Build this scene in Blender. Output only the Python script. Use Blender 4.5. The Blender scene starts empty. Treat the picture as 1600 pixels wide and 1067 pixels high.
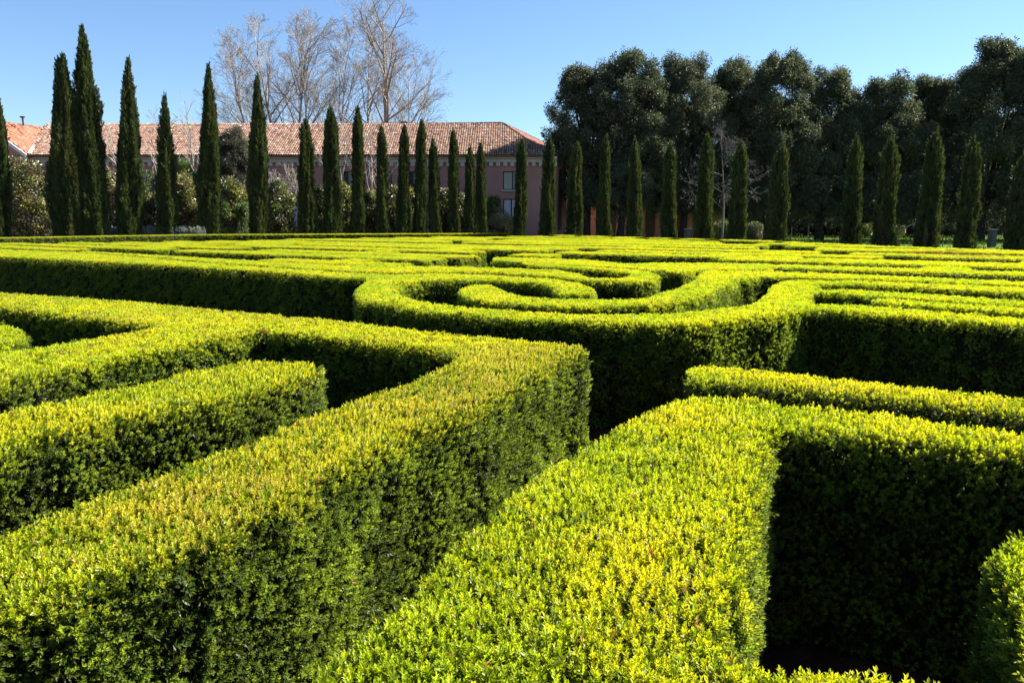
import bpy, math, random
import numpy as np
from mathutils import Vector, Matrix, noise as mnoise
from mathutils.geometry import tessellate_polygon

R = math.radians
rng = np.random.default_rng(7)
random.seed(7)
scene = bpy.context.scene
COL = scene.collection

# ------------------------------------------------------------------ camera, world, sun, exposure
CAM_H, FPX, HOR = 1.93, 1110.0, 345.0           # eye height (m), focal length and horizon row in photo pixels
PITCH = math.atan((533.5 - HOR) / FPX)
cam_data = bpy.data.cameras.new('camera')
cam_data.sensor_width = 36.0
cam_data.lens = 36.0 * FPX / 1600.0
cam_data.clip_start, cam_data.clip_end = 0.05, 5000.0
cam = bpy.data.objects.new('camera', cam_data)
COL.objects.link(cam)
cam.location = (0, 0, CAM_H)
cam.rotation_euler = (math.pi / 2 - PITCH, 0, 0)
scene.camera = cam

SUN_AZ, SUN_EL = 66.0, 43.0                     # degrees clockwise from +Y (view direction), elevation
world = bpy.data.worlds.new('World')
scene.world = world
world.use_nodes = True
wn = world.node_tree
wn.nodes.clear()
sky = wn.nodes.new('ShaderNodeTexSky')
sky.sky_type = 'NISHITA'
sky.sun_disc = False
sky.sun_elevation = R(SUN_EL)
sky.sun_rotation = R(SUN_AZ)
sky.altitude = 0.0
sky.air_density = 1.0
sky.dust_density = 0.0
sky.ozone_density = 6.0
bg = wn.nodes.new('ShaderNodeBackground')
bg.inputs['Strength'].default_value = 0.050
wo = wn.nodes.new('ShaderNodeOutputWorld')
wn.links.new(sky.outputs[0], bg.inputs[0])
wn.links.new(bg.outputs[0], wo.inputs[0])

sun_data = bpy.data.lights.new('sun', 'SUN')
sun_data.energy = 5.0
sun_data.angle = R(0.53)
sun_data.color = (1.0, 0.95, 0.86)
sun = bpy.data.objects.new('sun', sun_data)
COL.objects.link(sun)
sv = Vector((math.cos(R(SUN_EL)) * math.sin(R(SUN_AZ)), math.cos(R(SUN_EL)) * math.cos(R(SUN_AZ)), math.sin(R(SUN_EL))))
sun.rotation_euler = sv.to_track_quat('Z', 'Y').to_euler()
sun.location = sv * 60

scene.view_settings.view_transform = 'Standard'
scene.view_settings.look = 'None'
scene.view_settings.exposure = 1.93
scene.view_settings.gamma = 1.0
scene.view_settings.use_curve_mapping = False
scene.render.engine = 'CYCLES'
scene.cycles.max_bounces = 12
scene.cycles.diffuse_bounces = 6
scene.cycles.transmission_bounces = 8
scene.cycles.transparent_max_bounces = 8

# ------------------------------------------------------------------ geometry helpers
CP, SP = math.cos(PITCH), math.sin(PITCH)

def ray(x, y):
    u, v = (x - 800.0) / FPX, (533.5 - y) / FPX
    return (u, CP + v * SP, -SP + v * CP)

def on_plane(x, y, z):
    """point of height z seen at photo position (x, y)"""
    r = ray(x, y)
    t = (z - CAM_H) / r[2]
    return (r[0] * t, r[1] * t)

def at(x, y, d):
    """point at ground distance d (along +Y) seen at photo position (x, y)"""
    r = ray(x, y)
    t = d / r[1]
    return Vector((r[0] * t, d, CAM_H + r[2] * t))

def tag(o, label=None, cat=None, group=None, kind=None):
    if label: o['label'] = label
    if cat: o['category'] = cat
    if group: o['group'] = group
    if kind: o['kind'] = kind
    return o

def empty(name, loc, parent=None):
    o = bpy.data.objects.new(name, None)
    o.empty_display_size = 0.3
    o.location = loc
    COL.objects.link(o)
    return o

def link(name, me, parent=None, mat=None):
    o = bpy.data.objects.new(name, me)
    if mat is not None and not me.materials:
        me.materials.append(mat)
    COL.objects.link(o)
    if parent is not None:
        o.parent = parent
        o.matrix_parent_inverse = Matrix.Translation(-world_loc(parent))
    return o

def world_loc(o):
    v = Vector(o.location)
    if o.parent is not None:
        v = v + world_loc(o.parent) * 0.0 + Vector(o.matrix_parent_inverse.translation) + world_loc(o.parent)
    return v

class MB:
    """collects vertices and faces for one mesh"""
    def __init__(self):
        self.v, self.f, self.c = [], [], []
    def add(self, vs, fs):
        b = len(self.v)
        self.v.extend([tuple(p) for p in vs])
        self.f.extend([tuple(i + b for i in f) for f in fs])
    def box(self, lo, hi):
        x0, y0, z0 = lo; x1, y1, z1 = hi
        self.add([(x0,y0,z0),(x1,y0,z0),(x1,y1,z0),(x0,y1,z0),(x0,y0,z1),(x1,y0,z1),(x1,y1,z1),(x0,y1,z1)],
                 [(0,3,2,1),(4,5,6,7),(0,1,5,4),(1,2,6,5),(2,3,7,6),(3,0,4,7)])
    def tube(self, pts, rads, n=6, cap=True):
        b = len(self.v)
        prev = None
        m = len(pts)
        for i, p in enumerate(pts):
            p = Vector(p)
            t = (Vector(pts[min(i+1, m-1)]) - Vector(pts[max(i-1, 0)]))
            t = t.normalized() if t.length > 1e-9 else Vector((0,0,1))
            if prev is None:
                a = t.orthogonal().normalized()
            else:
                a = (prev - t * prev.dot(t))
                a = a.normalized() if a.length > 1e-6 else t.orthogonal().normalized()
            prev = a
            bb = t.cross(a)
            for k in range(n):
                an = 2 * math.pi * k / n
                self.v.append(tuple(p + (a * math.cos(an) + bb * math.sin(an)) * rads[i]))
        for i in range(m - 1):
            for k in range(n):
                k2 = (k + 1) % n
                self.f.append((b+i*n+k, b+i*n+k2, b+(i+1)*n+k2, b+(i+1)*n+k))
        if cap:
            self.f.append(tuple(b + k for k in range(n))[::-1])
            self.f.append(tuple(b + (m-1)*n + k for k in range(n)))
    def mesh(self, name, smooth=False):
        me = bpy.data.meshes.new(name)
        me.from_pydata(self.v, [], self.f)
        me.update()
        if smooth:
            me.polygons.foreach_set('use_smooth', [True] * len(me.polygons))
        return me
    def build(self, name, mat=None, parent=None, smooth=False):
        return link(name, self.mesh(name, smooth), parent, mat)

# ------------------------------------------------------------------ materials
def new_mat(name):
    m = bpy.data.materials.new(name)
    m.use_nodes = True
    nt = m.node_tree
    nt.nodes.clear()
    out = nt.nodes.new('ShaderNodeOutputMaterial')
    p = nt.nodes.new('ShaderNodeBsdfPrincipled')
    nt.links.new(p.outputs[0], out.inputs[0])
    return m, nt, p, out

def leaf_mat(name, rough=0.42, trans=0.4, tcol=(1.25, 1.1, 0.5), spec=0.5):
    """foliage: colour comes from the instance (tint) and the leaf (lv); part of the light passes through"""
    m, nt, p, out = new_mat(name)
    a = nt.nodes.new('ShaderNodeAttribute'); a.attribute_type = 'INSTANCER'; a.attribute_name = 'tint'
    b = nt.nodes.new('ShaderNodeAttribute'); b.attribute_type = 'GEOMETRY'; b.attribute_name = 'lv'
    mul = nt.nodes.new('ShaderNodeVectorMath'); mul.operation = 'MULTIPLY'
    nt.links.new(a.outputs['Vector'], mul.inputs[0]); nt.links.new(b.outputs['Vector'], mul.inputs[1])
    nt.links.new(mul.outputs[0], p.inputs['Base Color'])
    p.inputs['Roughness'].default_value = rough
    p.inputs['Specular IOR Level'].default_value = spec
    tr = nt.nodes.new('ShaderNodeBsdfTranslucent')
    m2 = nt.nodes.new('ShaderNodeVectorMath'); m2.operation = 'MULTIPLY'
    m2.inputs[1].default_value = tcol
    nt.links.new(mul.outputs[0], m2.inputs[0])
    nt.links.new(m2.outputs[0], tr.inputs['Color'])
    mx = nt.nodes.new('ShaderNodeMixShader'); mx.inputs[0].default_value = trans
    nt.links.new(p.outputs[0], mx.inputs[1]); nt.links.new(tr.outputs[0], mx.inputs[2])
    nt.links.new(mx.outputs[0], out.inputs[0])
    return m

def noise_mat(name, c1, c2, scale=4.0, rough=0.9, detail=5.0, bump=0.0, bscale=30.0, spec=0.3, c3=None):
    m, nt, p, out = new_mat(name)
    tc = nt.nodes.new('ShaderNodeNewGeometry')
    n = nt.nodes.new('ShaderNodeTexNoise'); n.inputs['Scale'].default_value = scale; n.inputs['Detail'].default_value = detail
    nt.links.new(tc.outputs['Position'], n.inputs['Vector'])
    cr = nt.nodes.new('ShaderNodeValToRGB')
    cr.color_ramp.elements[0].position = 0.3; cr.color_ramp.elements[0].color = (*c1, 1)
    cr.color_ramp.elements[1].position = 0.7; cr.color_ramp.elements[1].color = (*c2, 1)
    if c3:
        e = cr.color_ramp.elements.new(0.5); e.color = (*c3, 1)
    nt.links.new(n.outputs[0], cr.inputs[0]); nt.links.new(cr.outputs[0], p.inputs['Base Color'])
    p.inputs['Roughness'].default_value = rough
    p.inputs['Specular IOR Level'].default_value = spec
    if bump:
        n2 = nt.nodes.new('ShaderNodeTexNoise'); n2.inputs['Scale'].default_value = bscale; n2.inputs['Detail'].default_value = 6
        nt.links.new(tc.outputs['Position'], n2.inputs['Vector'])
        bp = nt.nodes.new('ShaderNodeBump'); bp.inputs['Strength'].default_value = bump; bp.inputs['Distance'].default_value = 0.050
        nt.links.new(n2.outputs[0], bp.inputs['Height']); nt.links.new(bp.outputs[0], p.inputs['Normal'])
    return m

M_box = leaf_mat('box_leaf', rough=0.42, trans=0.5, tcol=(1.28, 1.24, 0.45), spec=0.4)
M_cyp = leaf_mat('cypress_leaf', rough=0.6, trans=0.22, tcol=(1.2, 1.15, 0.6), spec=0.25)
M_oak = leaf_mat('oak_leaf', rough=0.55, trans=0.3, tcol=(1.1, 1.2, 0.75), spec=0.3)
M_shrub = leaf_mat('shrub_leaf', rough=0.35, trans=0.3, tcol=(1.2, 1.15, 0.6), spec=0.5)
M_core = noise_mat('hedge_inside', (0.006, 0.008, 0.004), (0.018, 0.022, 0.008), 25, 0.95, spec=0.1)  # near-black so the gaps between the shoots read as shade
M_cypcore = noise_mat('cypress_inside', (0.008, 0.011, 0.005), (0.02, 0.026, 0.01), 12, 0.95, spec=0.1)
M_bark = noise_mat('bark', (0.05, 0.04, 0.032), (0.12, 0.10, 0.085), 14, 0.9, bump=0.5)
M_darkbark = noise_mat('dark_bark', (0.022, 0.018, 0.015), (0.06, 0.048, 0.04), 12, 0.95, bump=0.5)
M_plane = noise_mat('plane_bark', (0.16, 0.135, 0.11), (0.34, 0.29, 0.245), 1.5, 0.85)
M_twig = noise_mat('twig', (0.20, 0.17, 0.145), (0.33, 0.29, 0.255), 1.0, 0.9)
M_greytwig = noise_mat('grey_twig', (0.085, 0.075, 0.066), (0.16, 0.142, 0.128), 1.0, 0.9)

# ------------------------------------------------------------------ foliage by instancing
def leaf_arr(base, d, side, L, W, fold=0.25):
    """one leaf of 4 triangles: base, left, mid, right, tip"""
    base, d, side = np.array(base), np.array(d), np.array(side)
    nrm = np.cross(side, d)
    mid = base + d * L * 0.52
    return [base, mid - side * W * 0.5 + nrm * W * fold, mid - nrm * W * 0.04, mid + side * W * 0.5 + nrm * W * fold, base + d * L]

LF = [(0, 2, 1), (0, 3, 2), (1, 2, 4), (2, 3, 4)]

def unit(v):
    v = np.array(v, float); return v / (np.linalg.norm(v) + 1e-12)

def mesh_from_leaves(name, leaves, shades, mat):
    v, f, c = [], [], []
    for lf, s in zip(leaves, shades):
        b = len(v)
        v.extend([tuple(p) for p in lf]); f.extend([tuple(i + b for i in t) for t in LF])
        c.extend([s] * 5)
    me = bpy.data.meshes.new(name)
    me.from_pydata(v, [], f)
    a = me.attributes.new('lv', 'FLOAT_VECTOR', 'POINT')
    a.data.foreach_set('vector', np.array(c, dtype=np.float32).ravel())
    me.materials.append(mat)
    me.update()
    return bpy.data.objects.new(name, me)

def rshade(r, lo=0.7, hi=1.3, warm=0.12):
    s = r.uniform(lo, hi); w = r.normal(0, warm)
    return (max(0.05, s * (1 + w)), s, max(0.02, s * (1 - w)))

def box_sprig(r, L=0.062, nodes=6, leaf=0.019, lw=0.0085, origin=(0, 0, 0), axis=(0, 0, 1), young=True):
    """a shoot of box: opposite pairs of small oval leaves, each pair turned a quarter"""
    ax = unit(axis); o = np.array(origin, float)
    a = unit(np.cross(ax, [0.3, 0.9, 0.2])); b = np.cross(ax, a)
    leaves, sh = [], []
    ph = r.uniform(0, 6.28)
    for i in range(nodes):
        t = (i + 0.6) / nodes
        pos = o + ax * L * (0.15 + 0.8 * t) * 0.9
        op = math.radians(68 - 46 * t + r.normal(0, 8))
        for k in range(2):
            an = ph + i * math.pi / 2 + k * math.pi + r.normal(0, 0.25)
            rad = a * math.cos(an) + b * math.sin(an)
            d = unit(rad * math.sin(op) + ax * math.cos(op) + r.normal(0, 0.1, 3))
            side = unit(np.cross(d, ax) + 1e-6)
            s = leaf * r.uniform(0.8, 1.2) * (0.8 + 0.3 * math.sin(math.pi * min(1, t + 0.15)))
            leaves.append(leaf_arr(pos, d, side, s, lw * s / leaf))
            g = 0.62 + 0.62 * t if young else 0.85 + 0.25 * t
            c = rshade(r, 0.82 * g, 1.15 * g, 0.07)
            sh.append(c)
    return leaves, sh

def make_variants(name, fn, n, mat, seed):
    r = np.random.default_rng(seed)
    coll = bpy.data.collections.new(name)
    for i in range(n):
        l, s = fn(r)
        coll.objects.link(mesh_from_leaves('%s_%02d' % (name, i), l, s, mat))
    return coll

def near_fn(r):
    return box_sprig(r, L=r.uniform(0.046, 0.064))

def tuft(r, foot, h, n, leaf, nodes=3):
    L, S = [], []
    for i in range(n):
        a, q = r.uniform(0, 6.28), math.sqrt(r.uniform(0, 1)) * foot
        o = (q * math.cos(a), q * math.sin(a), -h * 0.3 * r.uniform(0, 1) - h * 0.35 * q / foot)
        ax = (0.35 * math.cos(a) * q / foot + r.normal(0, 0.22), 0.35 * math.sin(a) * q / foot + r.normal(0, 0.22), 1)
        l, s = box_sprig(r, L=h * r.uniform(0.7, 1.1), nodes=nodes, leaf=leaf, lw=leaf * 0.5, origin=o, axis=ax)
        L += l; S += s
    return L, S

V_near = make_variants('box_shoot', near_fn, 6, M_box, 1)
V_mid = make_variants('box_tuft', lambda r: tuft(r, 0.042, 0.042, 7, 0.021), 5, M_box, 2)
V_far = make_variants('box_clump', lambda r: tuft(r, 0.095, 0.04, 8, 0.036), 5, M_box, 3)

def cyp_fn(r):
    L, S = [], []
    H = r.uniform(0.42, 0.62)
    for i in range(22):
        t = r.uniform(0, 1)
        an = r.uniform(0, 6.28)
        sp = (1 - t) * 0.07
        o = np.array((sp * math.cos(an), sp * math.sin(an), t * H * 0.75))
        d = unit((0.42 * math.cos(an) * (1 - 0.5 * t), 0.42 * math.sin(an) * (1 - 0.5 * t), 1))
        d = unit(d + r.normal(0, 0.13, 3))
        side = unit(np.cross(d, r.normal(0, 1, 3)))
        l = r.uniform(0.13, 0.24)
        L.append(leaf_arr(o, d, side, l, l * 0.24, 0.3)); S.append(rshade(r, 0.6 + 0.3 * t, 1.1 + 0.3 * t, 0.08))
    return L, S
V_cyp = make_variants('cypress_spray', cyp_fn, 5, M_cyp, 4)

def blob_fn(r, n, rad, leaf, ratio, flat=0.8):
    L, S = [], []
    for i in range(n):
        p = unit(r.normal(0, 1, 3)) * rad * r.uniform(0.25, 1) ** 0.5
        p[2] *= flat
        d = unit(unit(p) * 0.9 + r.normal(0, 0.6, 3) + np.array((0, 0, 0.15)))
        side = unit(np.cross(d, r.normal(0, 1, 3)))
        l = leaf * r.uniform(0.7, 1.3)
        L.append(leaf_arr(p, d, side, l, l * ratio, 0.18)); S.append(rshade(r, 0.6, 1.4, 0.08))
    return L, S
V_oak = make_variants('oak_leaves', lambda r: blob_fn(r, 26, 0.42, 0.17, 0.5), 5, M_oak, 5)
V_shrub = make_variants('shrub_leaves', lambda r: blob_fn(r, 16, 0.26, 0.19, 0.45), 5, M_shrub, 6)
V_fine = make_variants('fine_leaves', lambda r: blob_fn(r, 30, 0.22, 0.09, 0.4), 5, M_shrub, 8)

_groups = {}
def inst_group(coll):
    if coll.name in _groups: return _groups[coll.name]
    ng = bpy.data.node_groups.new('scatter_' + coll.name, 'GeometryNodeTree')
    ng.interface.new_socket('Geometry', in_out='INPUT', socket_type='NodeSocketGeometry')
    ng.interface.new_socket('Geometry', in_out='OUTPUT', socket_type='NodeSocketGeometry')
    N = ng.nodes
    gi, go = N.new('NodeGroupInput'), N.new('NodeGroupOutput')
    iop = N.new('GeometryNodeInstanceOnPoints')
    ci = N.new('GeometryNodeCollectionInfo')
    ci.inputs['Collection'].default_value = coll
    ci.inputs['Separate Children'].default_value = True
    ci.inputs['Reset Children'].default_value = True
    iop.inputs['Pick Instance'].default_value = True
    def attr(nm, t):
        n = N.new('GeometryNodeInputNamedAttribute'); n.data_type = t; n.inputs['Name'].default_value = nm
        return n.outputs['Attribute']
    ng.links.new(gi.outputs[0], iop.inputs['Points'])
    ng.links.new(ci.outputs[0], iop.inputs['Instance'])
    ng.links.new(attr('idx', 'INT'), iop.inputs['Instance Index'])
    ng.links.new(attr('rot', 'QUATERNION'), iop.inputs['Rotation'])
    ng.links.new(attr('scl', 'FLOAT'), iop.inputs['Scale'])
    ng.links.new(iop.outputs[0], go.inputs[0])
    _groups[coll.name] = ng
    return ng

def quats(d, roll):
    """quaternions turning +Z to d with a roll first"""
    d = d / (np.linalg.norm(d, axis=1, keepdims=True) + 1e-9)
    w = 1 + d[:, 2]
    q = np.stack([w, -d[:, 1], d[:, 0], np.zeros(len(d))], 1)
    bad = w < 1e-5
    q[bad] = (0, 1, 0, 0)
    q /= np.linalg.norm(q, axis=1, keepdims=True)
    cr, sr = np.cos(roll / 2), np.sin(roll / 2)
    w, x, y, z = q.T
    return np.stack([w * cr - z * sr, x * cr + y * sr, y * cr - x * sr, z * cr + w * sr], 1)

def scatter(name, parent, pts, dirs, scl, tint, coll, kind='stuff', r=rng):
    n = len(pts)
    if n == 0: return None
    me = bpy.data.meshes.new(name)
    me.vertices.add(n)
    me.vertices.foreach_set('co', np.asarray(pts, np.float32).ravel())
    def A(nm, t, key, arr, dt=np.float32):
        a = me.attributes.new(nm, t, 'POINT'); a.data.foreach_set(key, np.ascontiguousarray(arr, dt).ravel())
    A('rot', 'QUATERNION', 'value', quats(np.asarray(dirs, float), r.uniform(0, 6.283, n)))
    A('scl', 'FLOAT', 'value', scl)
    A('tint', 'FLOAT_VECTOR', 'vector', tint)
    A('idx', 'INT', 'value', r.integers(0, len(coll.objects), n), np.int32)
    me.update()
    o = link(name, me, parent)
    md = o.modifiers.new('scatter', 'NODES')
    md.node_group = inst_group(coll)
    if kind: o['kind'] = kind
    return o

# smooth value noise for arrays
_perm = np.random.default_rng(3).permutation(512)
def vnoise(p, s, seed=0):
    q = np.asarray(p, float) * s + seed * 17.3
    i = np.floor(q).astype(int); f = q - i; f = f * f * (3 - 2 * f)
    def h(a, b, c): return _perm[(_perm[(_perm[a % 512] + b) % 512] + c) % 512] / 511.0
    out = 0
    for dx in (0, 1):
        for dy in (0, 1):
            for dz in (0, 1):
                w = (f[:, 0] if dx else 1 - f[:, 0]) * (f[:, 1] if dy else 1 - f[:, 1]) * (f[:, 2] if dz else 1 - f[:, 2])
                out = out + w * h(i[:, 0] + dx, i[:, 1] + dy, i[:, 2] + dz)
    return out

# ------------------------------------------------------------------ the ground
M_ground = noise_mat('earth', (0.045, 0.032, 0.02), (0.085, 0.07, 0.035), 0.6, 0.95, 8, bump=0.4)
M_gravel = noise_mat('red_gravel', (0.030, 0.012, 0.007), (0.07, 0.032, 0.02), 9, 1.0, 8, bump=0.6, bscale=90, spec=0.0)
M_lawn = noise_mat('lawn_green', (0.06, 0.095, 0.02), (0.12, 0.17, 0.04), 0.35, 1.0, 8, bump=0.5, bscale=14, spec=0.0)

def sheet(name, poly, z, mat):
    m = MB(); m.add([(x, y, z) for x, y in poly], [tuple(range(len(poly)))])
    return tag(m.build(name, mat), kind='structure')
sheet('ground', [(-1500, -300), (1500, -300), (1500, 2500), (-1500, 2500)], 0.0, M_ground)
sheet('gravel_path', [(-34, 26), (-36, 41), (0, 55), (8, 55), (24, 21), (24, -6), (-34, -6)], 0.004, M_gravel)
sheet('lawn', [(8.5, 57), (25, 22), (120, 22), (120, 92), (12, 92)], 0.006, M_lawn)

# ------------------------------------------------------------------ hedges
HZ = 1.03
def area2(p):
    return sum(p[i][0] * p[(i+1) % len(p)][1] - p[(i+1) % len(p)][0] * p[i][1] for i in range(len(p)))

def inset(p, d):
    """move every edge of a counter-clockwise polygon inwards by d"""
    n = len(p); out = []
    for i in range(n):
        a, b, c = Vector(p[i-1]), Vector(p[i]), Vector(p[(i+1) % n])
        e1, e2 = (b - a), (c - b)
        if e1.length < 1e-6 or e2.length < 1e-6:
            out.append(tuple(b)); continue
        e1.normalize(); e2.normalize()
        n1, n2 = Vector((-e1.y, e1.x)), Vector((-e2.y, e2.x))
        m = n1 + n2
        k = 1 + n1.dot(n2)
        m = m / max(k, 0.35)
        out.append((b.x + m.x * d, b.y + m.y * d))
    return out

def hedge_mesh(polys, h, rec=0.0):
    """closed bodies: wall, chamfer, top; returns mesh arrays"""
    V, F = [], []
    for p in polys:
        if area2(p) < 0: p = p[::-1]
        n = len(p)
        rings = [(inset(p, 0.04 + rec), -0.02), (inset(p, 0.035 + rec), h - 0.10 - rec), (inset(p, 0.05 + rec), h - 0.045 - rec), (inset(p, 0.085 + rec), h - 0.025 - rec)]
        b = len(V)
        for q, z in rings:
            V.extend([(x, y, z) for x, y in q])
        for r_ in range(3):
            for i in range(n):
                j = (i + 1) % n
                F.append((b+r_*n+i, b+r_*n+j, b+(r_+1)*n+j, b+(r_+1)*n+i))
        top = rings[3][0]
        for t in tessellate_polygon([[Vector((x, y, 0)) for x, y in top]]):
            a_, b_, c_ = (Vector(top[k]) for k in t)
            if (b_ - a_).cross(c_ - a_) < 0: t = t[::-1]
            F.append(tuple(b + 3 * n + k for k in t))
    return V, F

def tri_arrays(V, F):
    V = np.array(V); T = []
    for f in F:
        for k in range(1, len(f) - 1): T.append((f[0], f[k], f[k+1]))
    T = np.array(T)
    return V[T[:, 0]], V[T[:, 1]], V[T[:, 2]]

def sample_tris(A, B, C, dens_fn, max_dens, r):
    nr = np.cross(B - A, C - A); ar = np.linalg.norm(nr, axis=1) / 2
    ok = ar > 1e-7; A, B, C, nr, ar = A[ok], B[ok], C[ok], nr[ok], ar[ok]
    nr = nr / (2 * ar[:, None])
    # upper density bound for each triangle from its nearest point to the camera (conservative: corners and centre minus size)
    d = np.minimum.reduce([np.hypot(P[:, 0], P[:, 1]) for P in (A, B, C, (A+B+C)/3, (A+B)/2, (B+C)/2, (A+C)/2)])
    size = np.maximum.reduce([np.linalg.norm(A-B, axis=1), np.linalg.norm(B-C, axis=1), np.linalg.norm(A-C, axis=1)])
    dmin = np.maximum(d - 0.25 * size, 0.3)
    up = dens_fn(dmin)
    cnt = r.poisson(ar * up)
    ti = np.repeat(np.arange(len(ar)), cnt)
    u, v = r.uniform(0, 1, len(ti)), r.uniform(0, 1, len(ti))
    s = u + v > 1; u[s], v[s] = 1 - u[s], 1 - v[s]
    P = A[ti] + (B - A)[ti] * u[:, None] + (C - A)[ti] * v[:, None]
    dd = np.hypot(P[:, 0], P[:, 1])
    keep = r.uniform(0, 1, len(ti)) * up[ti] < dens_fn(dd)
    return P[keep], nr[ti][keep], dd[keep]

D1, D2 = 5.2, 13.0
def dens(d):
    return np.where(d < D1, 4300 * np.clip(d / 2.4, 1, 9) ** -0.95, np.where(d < D2, 760 * (d / D1) ** -0.55, 330 * np.clip(d / D2, 1, 9) ** -0.55))

BROWN = [on_plane(1460, 394.5, HZ), on_plane(1500, 396.5, HZ), on_plane(1550, 402, HZ)]

OLIVE = [on_plane(850, 562, HZ), on_plane(760, 592, HZ), on_plane(690, 622, HZ), on_plane(330, 790, HZ)]

def grow_hedge(core, V, F, h, tone=0.0, seed=0, singles=False):
    r = np.random.default_rng(100 + seed)
    A, B, C = tri_arrays(V, F)
    P, N, D = sample_tris(A, B, C, dens, 0, r)
    vis = (P[:, 2] > 0.0)
    P, N, D = P[vis], N[vis], D[vis]
    n = len(P)
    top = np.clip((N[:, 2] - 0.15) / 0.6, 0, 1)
    # side shoots just under the rim also carry young growth
    rim = np.clip((P[:, 2] - (h - 0.16)) / 0.12, 0, 1)
    big = vnoise(P, 2.1, 1); mid = vnoise(P, 7.0, 2); sm = vnoise(P, 19.0, 3); fine = r.uniform(0, 1, n)
    # bare pockets, more on the sides than on the top
    hole = mid * 0.5 + sm * 0.5 + fine * 0.1
    PV = P * np.array((1, 1, 0.32)); holev = vnoise(PV, 8.0, 21) * 0.55 + sm * 0.35 + fine * 0.1
    keep = np.where(top > 0.5, hole > 0.15, holev > 0.375)
    keep |= D > D2
    off = (big - 0.5) * 0.035 + (mid - 0.5) * 0.045 - 0.012
    off = off * np.where(top > 0.5, np.where(D < D1, 0.42, 0.18), 1.0)
    P0 = P
    P = P + N * off[:, None]
    jit = r.normal(0, 1, (n, 3))
    up = np.array((0, 0, 1.0))
    d = np.where(top[:, None] > 0.5, N * 0.4 + up * 0.9 + jit * 0.34, N * 0.85 + up * 0.75 + jit * 0.30)
    scl = r.uniform(0.72, 1.25, n) * (0.88 + 0.3 * (mid - 0.5)) * np.where(D < D1, 0.80, np.where(D < D2, 0.86, 0.66))
    scl = np.where(top > 0.5, np.where(D < D1, scl, 0.55 * scl + 0.42 * 0.8), scl * 1.15)
    scl = np.where((fine > 0.985) & (top > 0.5) & (D < D1), scl * 1.35, scl)
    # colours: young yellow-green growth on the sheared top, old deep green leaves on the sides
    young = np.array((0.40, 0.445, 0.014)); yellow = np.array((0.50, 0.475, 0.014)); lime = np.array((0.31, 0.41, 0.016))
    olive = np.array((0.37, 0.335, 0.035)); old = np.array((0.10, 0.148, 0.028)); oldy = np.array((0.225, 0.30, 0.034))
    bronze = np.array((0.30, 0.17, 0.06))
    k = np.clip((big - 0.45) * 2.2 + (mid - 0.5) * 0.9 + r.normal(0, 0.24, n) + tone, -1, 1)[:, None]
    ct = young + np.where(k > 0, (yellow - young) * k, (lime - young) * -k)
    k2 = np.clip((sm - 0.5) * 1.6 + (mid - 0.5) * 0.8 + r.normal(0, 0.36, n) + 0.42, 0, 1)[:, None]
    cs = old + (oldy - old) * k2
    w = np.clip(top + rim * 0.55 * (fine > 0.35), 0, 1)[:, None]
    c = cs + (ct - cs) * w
    if tone > 0.15:
        ol = (vnoise(P, 1.7, 9) > 0.52)[:, None] * np.clip(top, 0, 1)[:, None] * min(1.0, tone * 1.8)
        c = c + (olive - c) * ol * r.uniform(0.2, 1.0, (n, 1))
    br = (r.uniform(0, 1, n) < np.where(top > 0.3, 0.03 if tone > 0.15 else 0.008, 0.0015))[:, None]
    c = np.where(br, bronze * r.uniform(0.6, 1.2, (n, 1)), c)
    for bx, by in BROWN:
        q = np.exp(-(((P[:, 0] - bx) / 0.9) ** 2 + ((P[:, 1] - by) / 0.6) ** 2))[:, None]
        c = c + (np.array((0.20, 0.12, 0.05)) - c) * np.clip(q * 0.8, 0, 1)
    if tone == 0.3:
        for ox, oy in OLIVE:
            q = np.exp(-(((P[:, 0] - ox) / 0.38) ** 2 + ((P[:, 1] - oy) / 0.42) ** 2))[:, None] * w
            c = c + (np.array((0.36, 0.305, 0.055)) - c) * np.clip(q * 0.75, 0, 1) * r.uniform(0.5, 1.1, (n, 1))
    c = c * r.uniform(0.8, 1.2, (n, 1))
    if singles:                                       # the shoots that show largest are parts of their own
        idx = np.where(keep & (P[:, 1] > 1.0) & (D < D1) & (np.abs(P[:, 0]) < 0.66 * P[:, 1] + 0.1))[0]
        dist = np.linalg.norm(P[idx] - np.array((0, 0, CAM_H)), axis=1)
        idx = idx[np.argsort(dist)][:300]
        Q = quats(d[idx], r.uniform(0, 6.283, len(idx)))
        src = [o.data for o in V_near.objects]
        for i_, (k_, q_) in enumerate(zip(idx, Q)):
            o = bpy.data.objects.new('shoot', src[i_ % len(src)])
            o.location = P[k_]; o.rotation_mode = 'QUATERNION'; o.rotation_quaternion = q_
            o.scale = (scl[k_],) * 3
            o['tint'] = [float(v_) for v_ in c[k_]]
            COL.objects.link(o); o.parent = core
        keep[idx] = False
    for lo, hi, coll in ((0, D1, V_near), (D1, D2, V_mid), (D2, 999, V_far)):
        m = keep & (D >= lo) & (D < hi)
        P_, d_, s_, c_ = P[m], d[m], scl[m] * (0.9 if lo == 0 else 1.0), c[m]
        if lo < D2:                                   # older leaves further in close the gaps, their colour darkened as shade
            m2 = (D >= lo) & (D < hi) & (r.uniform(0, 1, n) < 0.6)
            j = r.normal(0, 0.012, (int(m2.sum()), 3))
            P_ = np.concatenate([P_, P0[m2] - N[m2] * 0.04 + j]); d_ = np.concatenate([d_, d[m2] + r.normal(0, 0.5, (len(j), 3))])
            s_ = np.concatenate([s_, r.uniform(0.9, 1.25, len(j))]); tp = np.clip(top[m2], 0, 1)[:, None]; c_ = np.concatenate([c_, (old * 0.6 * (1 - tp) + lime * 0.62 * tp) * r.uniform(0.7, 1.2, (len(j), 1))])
        scatter('foliage', core, P_, d_, s_, c_, coll, r=r)

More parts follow.
